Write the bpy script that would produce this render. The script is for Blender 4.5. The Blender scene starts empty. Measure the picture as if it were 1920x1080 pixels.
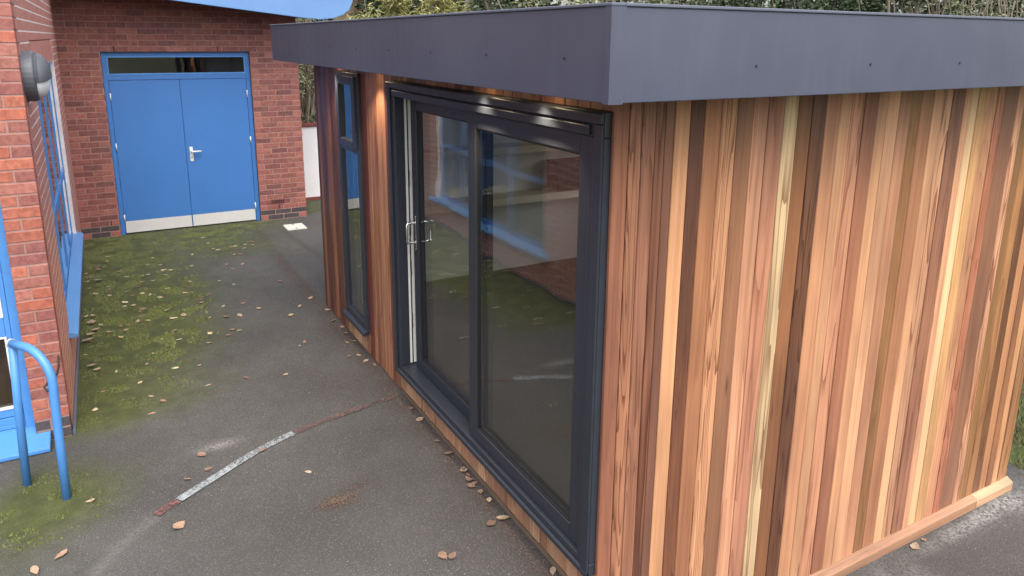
import bpy, bmesh, math, random
from mathutils import Vector, Matrix, noise
random.seed(7)
S = bpy.context.scene
COL = S.collection
R = math.radians

# ------------------------------------------------------------------ camera
cam_d = bpy.data.cameras.new('camera'); cam = bpy.data.objects.new('camera', cam_d); COL.objects.link(cam)
CAM = Vector((-1.7526, -2.3112, 2.5953)); YAW, PITCH, ROLL = -0.5100, -0.2310, 0.0078
FPX, SY = 1373.55, -142.8
_fw = Vector((-math.sin(YAW)*math.cos(PITCH), math.cos(YAW)*math.cos(PITCH), math.sin(PITCH)))
_rt = Vector((math.cos(YAW), math.sin(YAW), 0)); _up = _rt.cross(_fw)
_r2 = _rt*math.cos(ROLL) + _up*math.sin(ROLL); _u2 = _up*math.cos(ROLL) - _rt*math.sin(ROLL)
cam.matrix_world = Matrix(((_r2.x, _u2.x, -_fw.x, CAM.x), (_r2.y, _u2.y, -_fw.y, CAM.y), (_r2.z, _u2.z, -_fw.z, CAM.z), (0, 0, 0, 1)))
cam_d.sensor_width = 36; cam_d.lens = FPX/1920*36; cam_d.shift_y = SY/1920; cam_d.clip_start = .05; cam_d.clip_end = 2000
S.camera = cam

# ------------------------------------------------------------------ sky, sun, exposure (soft overcast daylight)
SUN_AZ, SUN_EL = R(186), R(58)          # azimuth clockwise from +Y
world = bpy.data.worlds.new('World'); S.world = world; world.use_nodes = True
wn = world.node_tree; wn.nodes.clear()
sky = wn.nodes.new('ShaderNodeTexSky'); sky.sky_type = 'NISHITA'; sky.sun_disc = False
sky.sun_elevation = SUN_EL; sky.sun_rotation = SUN_AZ; sky.dust_density = 4.0; sky.air_density = 1.2; sky.ozone_density = 1.0
hs = wn.nodes.new('ShaderNodeHueSaturation'); hs.inputs['Saturation'].default_value = .42
bg = wn.nodes.new('ShaderNodeBackground'); bg.inputs['Strength'].default_value = .15
wo = wn.nodes.new('ShaderNodeOutputWorld')
wn.links.new(sky.outputs[0], hs.inputs['Color']); wn.links.new(hs.outputs[0], bg.inputs['Color']); wn.links.new(bg.outputs[0], wo.inputs[0])
sd = bpy.data.lights.new('sun', 'SUN'); sd.energy = .75; sd.angle = R(60); sd.color = (1, .96, .9)
sun = bpy.data.objects.new('sun', sd); COL.objects.link(sun)
sdir = Vector((math.sin(SUN_AZ)*math.cos(SUN_EL), math.cos(SUN_AZ)*math.cos(SUN_EL), math.sin(SUN_EL)))
sun.rotation_euler = sdir.to_track_quat('Z', 'Y').to_euler(); sun.location = sdir*30
S.view_settings.view_transform = 'Standard'; S.view_settings.look = 'None'; S.view_settings.gamma = 1
S.view_settings.use_curve_mapping = False; S.view_settings.exposure = 1.28
S.render.engine = 'CYCLES'
S.cycles.max_bounces = 10; S.cycles.transparent_max_bounces = 24; S.cycles.caustics_reflective = False; S.cycles.caustics_refractive = False
try: S.cycles.use_denoising = True
except Exception: pass

# ------------------------------------------------------------------ material helpers
def lin(r, g, b, k=1.0):
    f = lambda c: (c/255/12.92 if c/255 <= .04045 else ((c/255+.055)/1.055)**2.4)
    return (min(1, f(r)*k), min(1, f(g)*k), min(1, f(b)*k), 1)
class NT:
    def __init__(s, name):
        s.m = bpy.data.materials.new(name); s.m.use_nodes = True; s.t = s.m.node_tree; s.t.nodes.clear()
        s.out = s.t.nodes.new('ShaderNodeOutputMaterial')
    def n(s, typ, **kw):
        nd = s.t.nodes.new(typ)
        for k, v in kw.items():
            if k in nd.inputs.keys() if isinstance(k, str) else False: s.set(nd, k, v)
            else: setattr(nd, k, v)
        return nd
    def set(s, nd, k, v):
        if isinstance(v, bpy.types.NodeSocket): s.t.links.new(v, nd.inputs[k])
        else: nd.inputs[k].default_value = v
    def math(s, op, a, b=0.0, c=0.0, clamp=False):
        nd = s.t.nodes.new('ShaderNodeMath'); nd.operation = op; nd.use_clamp = clamp
        for i, v in enumerate((a, b, c)): s.set(nd, i, v)
        return nd.outputs[0]
    def mix(s, f, a, b, blend='MIX'):
        nd = s.t.nodes.new('ShaderNodeMix'); nd.data_type = 'RGBA'; nd.blend_type = blend
        s.set(nd, 0, f); s.set(nd, 6, a); s.set(nd, 7, b)
        return nd.outputs[2]
    def noise(s, vec, scale, detail=3, rough=.5, dist=0, typ='3D'):
        nd = s.t.nodes.new('ShaderNodeTexNoise'); s.set(nd, 'Vector', vec); nd.inputs['Scale'].default_value = scale
        nd.inputs['Detail'].default_value = detail; nd.inputs['Roughness'].default_value = rough; nd.inputs['Distortion'].default_value = dist
        return nd.outputs[0]
    def ramp(s, fac, lo, hi, a=0.0, b=1.0):
        nd = s.t.nodes.new('ShaderNodeMapRange'); nd.clamp = True
        s.set(nd, 0, fac); s.set(nd, 1, lo); s.set(nd, 2, hi); s.set(nd, 3, a); s.set(nd, 4, b)
        return nd.outputs[0]
    def coord(s, which='Object'):
        return s.t.nodes.new('ShaderNodeTexCoord').outputs[which]
    def mapping(s, vec, scale=(1, 1, 1), loc=None):
        nd = s.t.nodes.new('ShaderNodeMapping'); s.set(nd, 'Vector', vec); nd.inputs['Scale'].default_value = scale
        if loc is not None: s.set(nd, 'Location', loc)
        return nd.outputs[0]
    def bump(s, h, strength=.2, dist=.01):
        nd = s.t.nodes.new('ShaderNodeBump'); s.set(nd, 'Height', h); nd.inputs['Strength'].default_value = strength; nd.inputs['Distance'].default_value = dist
        return nd.outputs[0]
    def bsdf(s, color, rough=.5, metal=0, normal=None, spec=.5, **kw):
        nd = s.t.nodes.new('ShaderNodeBsdfPrincipled')
        s.set(nd, 'Base Color', color); s.set(nd, 'Roughness', rough); s.set(nd, 'Metallic', metal); s.set(nd, 'Specular IOR Level', spec)
        if normal is not None: s.set(nd, 'Normal', normal)
        for k, v in kw.items(): s.set(nd, k.replace('_', ' '), v)
        s.t.links.new(nd.outputs[0], s.out.inputs[0]); return nd
M = {}
def world_pos(t): return t.t.nodes.new('ShaderNodeNewGeometry').outputs['Position']
def obj_info(t): return t.t.nodes.new('ShaderNodeObjectInfo')

def plain(name, col, rough=.5, metal=0, var=.12, nscale=6, bump=.0, bscale=200, spec=.5):
    t = NT(name); c = t.coord(); g = world_pos(t)
    n1 = t.noise(g, nscale, 4, .6); n2 = t.noise(g, nscale*9, 3, .6)
    f = t.ramp(t.math('ADD', t.math('MULTIPLY', n1, .65), t.math('MULTIPLY', n2, .35)), .3, .7, 1-var, 1+var*.6)
    colr = t.mix(1.0, col, t.t.nodes.new('ShaderNodeCombineColor').outputs[0], 'MULTIPLY')
    cc = t.t.nodes['Combine Color']
    for i in range(3): t.set(cc, i, f)
    rr = t.ramp(n2, .3, .7, rough-.06, rough+.08)
    nm = t.bump(t.noise(g, bscale, 2), bump, .002) if bump else None
    t.bsdf(colr, rr, metal, nm, spec); M[name] = t.m
    return t.m

# cedar: colour from the board's own colour, grain as contour lines of a stretched noise
def wood(name, streak=.35, rough=.42, ring=.5):
    t = NT(name); oi = obj_info(t); c = t.coord()
    off = t.t.nodes.new('ShaderNodeCombineXYZ'); rnd = oi.outputs['Random']
    t.set(off, 0, t.math('MULTIPLY', rnd, 37.0)); t.set(off, 1, t.math('MULTIPLY', rnd, 91.0)); t.set(off, 2, t.math('MULTIPLY', rnd, 53.0))
    add = t.t.nodes.new('ShaderNodeVectorMath'); add.operation = 'ADD'; t.set(add, 0, c); t.set(add, 1, off.outputs[0]); v = add.outputs[0]
    fine = t.noise(t.mapping(v, (110, 110, 2.5)), 1, 4, .6)
    mid = t.noise(t.mapping(v, (38, 38, .9)), 1, 3, .55)
    broad = t.noise(t.mapping(v, (3, 3, .9)), 1, 3, .5)
    cont = t.noise(t.mapping(v, (17, 17, .75)), 1, 1.5, .45, .35)
    amp = t.ramp(t.math('FRACT', t.math('MULTIPLY', rnd, 17.3)), .2, 1, 4, 17)
    rings = t.math('FRACT', t.math('MULTIPLY', cont, amp))
    rg = t.ramp(rings, .55, 1.0, 0, 1)
    rs = t.math('MULTIPLY', t.ramp(t.math('FRACT', t.math('MULTIPLY', rnd, 7.7)), .3, 1, .0, ring), rg)
    dk = t.math('ADD', t.math('MULTIPLY', t.ramp(mid, .35, .72), streak*.55), t.math('MULTIPLY', t.ramp(fine, .4, .75), streak*.45))
    dk = t.math('ADD', dk, rs, clamp=True)
    # a few small knots, stretched along the board
    vo = t.t.nodes.new('ShaderNodeTexVoronoi'); t.set(vo, 'Vector', t.mapping(v, (13, 13, 1.6))); vo.inputs['Scale'].default_value = 1
    kn = t.math('MULTIPLY', t.ramp(vo.outputs['Distance'], .03, .13, 1, 0), t.ramp(t.math('FRACT', t.math('MULTIPLY', rnd, 31.1)), .55, .6, 0, .75))
    darker = t.mix(1.0, oi.outputs['Color'], (.36, .25, .2, 1), 'MULTIPLY')
    col = t.mix(dk, oi.outputs['Color'], darker)
    col = t.mix(kn, col, (.05, .022, .012, 1))
    warm = t.mix(t.ramp(broad, .36, .66), (1.24, 1.19, 1.12, 1), (.74, .69, .66, 1))
    col = t.mix(1.0, col, warm, 'MULTIPLY')
    hsv = t.t.nodes.new('ShaderNodeHueSaturation'); hsv.inputs['Saturation'].default_value = .91; t.set(hsv, 'Color', col); col = hsv.outputs[0]
    rr = t.math('ADD', t.ramp(broad, .3, .7, rough-.13, rough+.12), t.math('MULTIPLY', fine, .15))
    hgt = t.math('SUBTRACT', t.math('MULTIPLY', broad, 6.0), t.math('MULTIPLY', dk, .5))
    t.bsdf(col, rr, 0, t.bump(hgt, .34, .003), .5); M[name] = t.m
wood('cedar', .62, .34, 1.0); wood('cedar_weathered', .6, .6, .5)

def brickmat(name, rough=.85):
    t = NT(name); oi = obj_info(t); g = world_pos(t)
    n1 = t.noise(g, 26, 4, .65); n2 = t.noise(g, 140, 3, .6); n3 = t.noise(g, 1.3, 3, .5)
    dark = t.mix(1.0, oi.outputs['Color'], (.52, .46, .47, 1), 'MULTIPLY')
    col = t.mix(t.ramp(n1, .38, .72), oi.outputs['Color'], dark)
    col = t.mix(t.math('MULTIPLY', t.ramp(n2, .55, .75), .35), col, (.42, .24, .19, 1))
    col = t.mix(t.math('MULTIPLY', t.ramp(n3, .45, .75), .25), col, (.20, .12, .10, 1))
    t.bsdf(col, rough, 0, t.bump(t.math('ADD', n1, n2), .3, .003), .45); M[name] = t.m
brickmat('brick', .68)
# bricks that are merged (stuff): colour varies by position instead of by object
for nm_, c1_, c2_, c3_ in (('brick_far', (176, 108, 94), (140, 86, 80), (130, 82, 76)), ('brick_lit', (214, 146, 128), (188, 122, 106), (176, 116, 104))):  # second set: window wall bricks, grazing sheen lightened into their colour
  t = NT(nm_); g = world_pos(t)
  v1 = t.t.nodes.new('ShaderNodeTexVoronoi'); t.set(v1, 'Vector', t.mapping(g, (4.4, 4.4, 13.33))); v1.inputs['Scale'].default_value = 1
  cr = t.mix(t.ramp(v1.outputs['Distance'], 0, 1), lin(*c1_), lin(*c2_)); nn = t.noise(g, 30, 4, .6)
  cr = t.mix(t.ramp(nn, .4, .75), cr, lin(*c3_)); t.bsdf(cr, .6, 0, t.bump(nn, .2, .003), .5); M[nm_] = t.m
plain('mortar', lin(182, 144, 135, .76), .95, 0, .25, 9, .4, 300, .2)
plain('mortar_lit', lin(244, 230, 222, .95), .9, 0, .2, 9)  # window wall joints, brightness of caught light put into the colour
plain('weep', (.01, .009, .008, 1), .9)

plain('anthracite', lin(54, 58, 68, .75), .34, 0, .08, 3, .0)
t = NT('fascia_grey'); g = world_pos(t)
n1 = t.noise(g, 1.3, 4, .6); n2 = t.noise(t.mapping(g, (26, 26, 1.6)), 1, 4, .65); n3 = t.noise(g, 2.1, 2, .5)
c_ = t.mix(t.ramp(n1, .3, .7), lin(76, 80, 98, .84), lin(85, 90, 107, .86)); c_ = t.mix(t.math('MULTIPLY', t.ramp(n2, .55, .8), .14), c_, lin(104, 108, 118, .9))
t.bsdf(c_, t.ramp(n2, .3, .8, .32, .46), 0, t.bump(n3, .16, .03), .5); M['fascia_grey'] = t.m
plain('trim_grey', lin(94, 99, 113, .95), .4, 0, .06, 2)
plain('black_plastic', (.012, .012, .014, 1), .45)
plain('gasket', (.01, .01, .011, 1), .6)
plain('blue_door', lin(66, 122, 192, .9), .45, 0, .07, 2.2, .05, 240)
plain('blue_paint', lin(84, 146, 216, .9), .38, 0, .1, 3, .05, 200)
plain('blue_fascia', lin(106, 146, 198, .9), .5, 0, .08, 1.2); plain('blue_sill', lin(104, 156, 216, .9), .42, 0, .1, 3)
plain('steel_plate', lin(216, 215, 212), .45, .15, .1, 3)
plain('chrome', (.8, .8, .8, 1), .12, 1, .05)
plain('white_plastic', lin(222, 220, 214), .4, 0, .06, 3)
plain('white_render', lin(238, 236, 238, .95), .8, 0, .06, 2, .2, 120)
plain('coping_red', lin(126, 70, 66), .85, 0, .2, 6, .2)
plain('plaster', lin(240, 236, 228, .97), .9, 0, .06, 2)
plain('carpet', (.07, .066, .06, 1), .95, 0, .2, 30, .3, 500)
plain('shelf_board', lin(246, 232, 206, .95), .5, 0, .08, 5)
plain('dark_box', (.012, .012, .013, 1), .35, 0, .2, 8)
plain('lamp_grey', lin(92, 94, 102, .9), .45, 0, .12, 8, .1, 300)
plain('membrane', (.01, .01, .01, 1), .9)
plain('beam', lin(132, 110, 92, .7), .85, 0, .25, 5, .3, 120)
plain('bitumen', (.03, .03, .032, 1), .85, 0, .2, 4)
plain('iron', (.02, .018, .017, 1), .6)
plain('cover_white', lin(214, 212, 202, .85), .7, 0, .12, 9, .2, 200)
plain('curtain_brown', lin(112, 76, 46, .7), .8, 0, .2, 5)
plain('bark', (.16, .14, .115, 1), .95, 0, .4, 7, .8, 40)
plain('bark_pale', (.30, .28, .25, 1), .95, 0, .35, 7, .7, 40)
plain('twig', (.24, .20, .15, 1), .9, 0, .35, 4)
plain('fence_wood', lin(134, 118, 94, .8), .85, 0, .25, 4, .3, 90)
t = NT('diffuser'); t.bsdf(lin(235, 238, 240), .35, 0, None, .5); M['diffuser'] = t.m
t = NT('lamp_lens'); b = t.bsdf((1, .9, .7, 1), .4); t.set(b, 'Emission Color', (1, .78, .46, 1)); t.set(b, 'Emission Strength', 14.0); M['lamp_lens'] = t.m

# window glass: each face mirrors by the Fresnel law and lets the rest through, slightly wavy like real units
def glass(name, tint, wav=.018, boost=1.0):
    t = NT(name); geo = t.t.nodes.new('ShaderNodeNewGeometry')
    dp = t.t.nodes.new('ShaderNodeVectorMath'); dp.operation = 'DOT_PRODUCT'
    t.set(dp, 0, geo.outputs['Incoming']); t.set(dp, 1, geo.outputs['Normal'])
    c = t.math('ABSOLUTE', dp.outputs['Value']); s = t.math('POWER', t.math('SUBTRACT', 1, c), 5.0)
    F = t.math('MULTIPLY', t.math('ADD', .043, t.math('MULTIPLY', s, .957)), boost, clamp=True)
    h = t.noise(geo.outputs['Position'], 1.9, 2, .5)
    bp_ = t.bump(h, wav, .9)
    gl = t.t.nodes.new('ShaderNodeBsdfGlossy'); gl.inputs['Roughness'].default_value = .004; gl.inputs['Color'].default_value = (1, 1, 1, 1); t.set(gl, 'Normal', bp_)
    tr = t.t.nodes.new('ShaderNodeBsdfTransparent'); tr.inputs['Color'].default_value = tint
    mx = t.t.nodes.new('ShaderNodeMixShader'); t.set(mx, 0, F); t.t.links.new(tr.outputs[0], mx.inputs[1]); t.t.links.new(gl.outputs[0], mx.inputs[2])
    t.t.links.new(mx.outputs[0], t.out.inputs[0]); M[name] = t.m
glass('glass', (.97, .975, .97, 1), .0035, 1.7); glass('glass_old', (.8, .83, .84, 1), .004, 1.3)

# tarmac: aggregate, wear, moss film and stains (attributes painted on the mesh by world position)
t = NT('tarmac'); g = world_pos(t)
def attr(t, nm):
    a = t.t.nodes.new('ShaderNodeAttribute'); a.attribute_name = nm; return a.outputs['Fac']
f1 = t.noise(g, 150, 3, .75); f2 = t.noise(g, 55, 4, .7); f3 = t.noise(g, 1.1, 4, .55); f4 = t.noise(g, 7, 4, .6)
vo = t.t.nodes.new('ShaderNodeTexVoronoi'); t.set(vo, 'Vector', g); vo.inputs['Scale'].default_value = 105
stone = t.ramp(vo.outputs['Distance'], .12, .5, 1, 0)
sepc = t.t.nodes.new('ShaderNodeSeparateColor'); t.set(sepc, 0, vo.outputs['Color'])
base = t.mix(t.ramp(f3, .36, .64), (.060, .057, .055, 1), (.096, .092, .089, 1))
base = t.mix(t.math('MULTIPLY', t.ramp(f4, .35, .7), .45), base, (.062, .058, .055, 1))
base = t.mix(t.math('MULTIPLY', t.math('MULTIPLY', stone, sepc.outputs[0]), .85), base, (.19, .183, .175, 1))
base = t.mix(t.math('MULTIPLY', t.ramp(f1, .46, .66), .75), base, (.026, .024, .023, 1))
base = t.mix(t.math('MULTIPLY', t.math('GREATER_THAN', t.noise(g, 120, 0), .845), .6), base, (.55, .53, .5, 1))
dirt = attr(t, 'dirt'); base = t.mix(t.math('MULTIPLY', dirt, t.ramp(f2, .4, .6)), base, (.055, .022, .012, 1))
pale = attr(t, 'pale'); base = t.mix(t.math('MULTIPLY', pale, t.ramp(f2, .38, .62)), base, (.34, .33, .31, 1))
seam = attr(t, 'seam'); base = t.mix(t.math('MULTIPLY', seam, .75), base, (.05, .047, .045, 1))
mossf = attr(t, 'moss')
mm = t.ramp(t.math('ADD', mossf, t.math('MULTIPLY', t.math('SUBTRACT', t.math('ADD', t.math('MULTIPLY', f2, .6), t.math('MULTIPLY', f4, .4)), .5), 1.75)), .14, .98)
mcol = t.mix(t.ramp(f4, .35, .65), (.086, .100, .022, 1), (.050, .057, .02, 1)); mcol = t.mix(t.math('MULTIPLY', t.ramp(f1, .45, .65), .5), mcol, (.02, .024, .008, 1))
base = t.mix(t.math('MULTIPLY', mm, .95), base, mcol)
hh = t.math('ADD', t.math('ADD', t.math('MULTIPLY', f1, .6), t.math('MULTIPLY', stone, .5)), t.math('MULTIPLY', t.math('MULTIPLY', mm, f2), 1.6))
t.bsdf(base, t.ramp(f3, .3, .7, .72, .88), 0, t.bump(hh, .55, .005), .35); M['tarmac'] = t.m

def paint(name, col, wear):
    t = NT(name); g = world_pos(t)
    n1 = t.noise(g, 60, 4, .75); n2 = t.noise(g, 5, 3, .6)
    bs = t.t.nodes.new('ShaderNodeBsdfPrincipled'); t.set(bs, 'Base Color', t.mix(t.ramp(n2, .3, .7), col, tuple(c*.7 for c in col[:3])+(1,))); bs.inputs['Roughness'].default_value = .7
    tr = t.t.nodes.new('ShaderNodeBsdfTransparent'); mx = t.t.nodes.new('ShaderNodeMixShader')
    t.set(mx, 0, t.ramp(t.math('ADD', t.math('MULTIPLY', n1, .7), t.math('MULTIPLY', n2, .3)), wear-.07, wear+.08, 1, 0))
    t.t.links.new(tr.outputs[0], mx.inputs[1]); t.t.links.new(bs.outputs[0], mx.inputs[2]); t.t.links.new(mx.outputs[0], t.out.inputs[0]); M[name] = t.m
paint('paint_white', (.31, .335, .35, 1), .52); paint('paint_red', (.22, .105, .10, 1), .5); paint('paint_pink', (.19, .115, .108, 1), .47); paint('paint_ghost', (.22, .21, .2, 1), .40)

def leafmat(name, rough=.6, trans=.25):
    t = NT(name); oi = obj_info(t); g = world_pos(t); n = t.noise(g, 70, 3, .6)
    col = t.mix(t.ramp(n, .4, .75), oi.outputs['Color'], t.mix(1.0, oi.outputs['Color'], (.55, .45, .4, 1), 'MULTIPLY'))
    t.bsdf(col, rough, 0, t.bump(n, .3, .003), .4); M[name] = t.m
leafmat('dead_leaf')
def foliage(name, c1, c2, c3):
    t = NT(name); g = world_pos(t); n1 = t.noise(g, 3.2, 3, .6); n2 = t.noise(g, 38, 2, .6)
    col = t.mix(t.ramp(n1, .35, .65), c1, c2); col = t.mix(t.ramp(n2, .48, .72), col, c3)
    b = t.bsdf(col, .5, 0, None, .4); t.set(b, 'Transmission Weight', .0)
    try: t.set(b, 'Subsurface Weight', 0.0)
    except Exception: pass
    M[name] = t.m
foliage('bamboo_leaf', (.36, .35, .13, 1), (.26, .27, .09, 1), (.52, .48, .24, 1))
foliage('ivy_leaf', (.06, .085, .04, 1), (.04, .06, .03, 1), (.15, .18, .10, 1))
foliage('laurel_leaf', (.11, .135, .075, 1), (.075, .10, .05, 1), (.27, .29, .2, 1))
foliage('pale_leaf', (.18, .20, .10, 1), (.26, .26, .15, 1), (.38, .37, .25, 1))
foliage('moss_tuft', (.09, .106, .02, 1), (.056, .065, .018, 1), (.115, .127, .035, 1))
foliage('grass_blade', (.07, .10, .022, 1), (.05, .075, .02, 1), (.13, .15, .05, 1))
t = NT('soil'); g = world_pos(t); n = t.noise(g, 3, 5, .65); n2 = t.noise(g, 30, 4, .7)
c_ = t.mix(t.ramp(n, .4, .6), (.065, .085, .025, 1), (.07, .055, .035, 1)); c_ = t.mix(t.ramp(n2, .55, .75), c_, (.16, .12, .075, 1))
t.bsdf(c_, .95, 0, t.bump(n2, .6, .03), .2); M['soil'] = t.m

# ------------------------------------------------------------------ object helpers
WL = {}
def link(o, parent=None, w=(0, 0, 0), rot=None):
    COL.objects.link(o)
    w = Vector(w); WL[o] = w
    if parent is not None:
        o.parent = parent; o.location = w - WL[parent]
    else: o.location = w
    if rot: o.rotation_euler = rot
    return o
def tag(o, label=None, cat=None, group=None, kind=None):
    if label: o['label'] = label
    if cat: o['category'] = cat
    if group: o['group'] = group
    if kind: o['kind'] = kind
    return o
def empty(name, loc, label, cat, group=None):
    o = bpy.data.objects.new(name, None); o.empty_display_size = .2; link(o, None, loc); return tag(o, label, cat, group)
class MB:
    def __init__(s): s.v = []; s.f = []
    def box(s, x0, x1, y0, y1, z0, z1):
        b = len(s.v)
        s.v += [(x0,y0,z0),(x1,y0,z0),(x1,y1,z0),(x0,y1,z0),(x0,y0,z1),(x1,y0,z1),(x1,y1,z1),(x0,y1,z1)]
        s.f += [tuple(b+i for i in q) for q in ((0,3,2,1),(4,5,6,7),(0,1,5,4),(1,2,6,5),(2,3,7,6),(3,0,4,7))]; return s
    def prism(s, pts, a, b, axis='y'):
        # extrude polygon pts (2d) from a to b along the axis
        n = len(pts); k = len(s.v)
        mk = {'y': lambda p, q: (p[0], q, p[1]), 'x': lambda p, q: (q, p[0], p[1]), 'z': lambda p, q: (p[0], p[1], q)}[axis]
        s.v += [mk(p, a) for p in pts] + [mk(p, b) for p in pts]
        s.f.append(tuple(range(k, k+n))); s.f.append(tuple(range(k+2*n-1, k+n-1, -1)))
        for i in range(n):
            j = (i+1) % n; s.f.append((k+i, k+n+i, k+n+j, k+j))
        return s
    def tube(s, path, r, n=12, caps=True):
        path = [Vector(p) for p in path]; rs = r if isinstance(r, (list, tuple)) else [r]*len(path)
        prev = None; k0 = len(s.v)
        for i, p in enumerate(path):
            d = (path[min(i+1, len(path)-1)] - path[max(i-1, 0)]).normalized()
            if prev is None:
                u = d.orthogonal().normalized()
            else:
                u = (prev - d*prev.dot(d)).normalized()
            prev = u; w = d.cross(u)
            for a in range(n):
                an = 2*math.pi*a/n; q = p + (u*math.cos(an)+w*math.sin(an))*rs[i]; s.v.append(tuple(q))
        for i in range(len(path)-1):
            for a in range(n):
                b = (a+1) % n; s.f.append((k0+i*n+a, k0+i*n+b, k0+(i+1)*n+b, k0+(i+1)*n+a))
        if caps:
            s.f.append(tuple(k0+a for a in reversed(range(n)))); s.f.append(tuple(k0+(len(path)-1)*n+a for a in range(n)))
        return s
    def disc(s, c, axis, r, depth, n=24):
        c = Vector(c); a = Vector(axis); return s.tube([c, c+a*depth], r, n)
    def mesh(s, name, w=(0, 0, 0), mat=None, smooth=False):
        me = bpy.data.meshes.new(name); me.from_pydata([(x-w[0], y-w[1], z-w[2]) for x, y, z in s.v], [], s.f)
        bm = bmesh.new(); bm.from_mesh(me); bmesh.ops.recalc_face_normals(bm, faces=bm.faces); bm.to_mesh(me); bm.free()
        if mat: me.materials.append(M[mat])
        if smooth:
            for p in me.polygons: p.use_smooth = True
        return me
    def build(s, name, mat, parent=None, w=None, bevel=0, smooth=False):
        if w is None: w = WL[parent] if parent is not None else (0, 0, 0)
        o = bpy.data.objects.new(name, s.mesh(name, w, mat, smooth)); link(o, parent, w)
        if bevel:
            m = o.modifiers.new('bevel', 'BEVEL'); m.width = bevel; m.segments = 2; m.limit_method = 'ANGLE'; m.angle_limit = R(40)
        return o
def B(x0, x1, y0, y1, z0, z1): return MB().box(x0, x1, y0, y1, z0, z1)
def frame_yz(x0, x1, y0, y1, z0, z1, t):            # rectangular frame in the y-z plane; t = (left, right, bottom, top) widths
    m = MB(); a, b, c, d = t
    m.box(x0, x1, y0, y0+a, z0, z1); m.box(x0, x1, y1-b, y1, z0, z1); m.box(x0, x1, y0+a, y1-b, z0, z0+c); m.box(x0, x1, y0+a, y1-b, z1-d, z1); return m
def frame_xz(y0, y1, x0, x1, z0, z1, t):
    m = MB(); a, b, c, d = t
    m.box(x0, x0+a, y0, y1, z0, z1); m.box(x1-b, x1, y0, y1, z0, z1); m.box(x0+a, x1-b, y0, y1, z0, z0+c); m.box(x0+a, x1-b, y0, y1, z1-d, z1); return m
def sstep(x, a, b):
    t_ = max(0, min(1, (x-a)/(b-a))); return t_*t_*(3-2*t_)
def px(P):
    v = Vector(P) - CAM; z = v.dot(_fw)
    return (960+FPX*v.dot(_r2)/z, 540+SY-FPX*v.dot(_u2)/z, z)

# ------------------------------------------------------------------ ground
ZR = -.457                                            # the ground beside the end wall lies lower
def gz(x, y): return ZR*sstep(x-y, 0, 1.2)
def bank(x, y):
    s_ = y + max(0, x-4)*1.4
    return 1.35*sstep(s_, 10.0, 13.2)*sstep(x, .8, 1.3) + .05*noise.noise((x*.9, y*.9, 0))*sstep(s_, 10.0, 11.0)
gm = MB(); N = 96; X0, X1, Y0, Y1 = -30, 42, -26, 46
xs = [X0+(X1-X0)*i/N for i in range(N+1)]; ys = [Y0+(Y1-Y0)*i/N for i in range(N+1)]
xs = sorted(set(xs + [-400, -120, -60, 60, 120, 400])); ys = sorted(set(ys + [-400, -120, -60, 70, 140, 400]))
for y in ys:
    for x in xs: gm.v.append((x, y, -.07 + bank(x, y) + ZR*sstep(x-y, -.6, .9)*(1-sstep(y+max(0, x-4)*1.4, 8, 10.5))))
nx = len(xs)
for j in range(len(ys)-1):
    for i in range(nx-1): gm.f.append((j*nx+i, j*nx+i+1, (j+1)*nx+i+1, (j+1)*nx+i))
o = gm.build('ground', 'soil', smooth=True); o['kind'] = 'structure'

def moss_d(x, y):
    x -= .06; y = 3.198+(y-2.966)*1.145 if y > 2.966 else y+.232
    n = noise.fractal(Vector((x*1.1, y*1.1, 3.1)), 1.0, 2.0, 4)*.33
    a = 0
    if y > 3.0: a = (.6*sstep(-x, .75, 1.6) + .5*sstep(-x, 1.5, 2.05))*sstep(y, 2.9, 3.5) + .4*sstep(y, 3.7, 6.2)*sstep(-x, .1, 1.2)
    b = sstep(y, 6.6, 9.1)*sstep(-x, -.8, .7)*.95
    c = 1.05*math.exp(-(((x+2.28)/.42)**2 + ((y-2.42)/.42)**2)**1.0)
    e = .8*sstep(y, 9.55, 9.9)
    return max(0, min(1, max(a, b, c, e) + (n if max(a, b, c, e) > .05 else 0)))
tx0, tx1, ty0, ty1, st = -4.2, 3.93, -1.4, 9.95, .045
nxt = int((tx1-tx0)/st)+1; nyt = int((ty1-ty0)/st)+1
TAIL = [(-1.735, 1.765), (-1.9, 1.60), (-2.04, 1.418), (-2.12, 1.25)]
tv = []; tf = []; at = {'moss': [], 'dirt': [], 'pale': [], 'seam': []}
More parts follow.
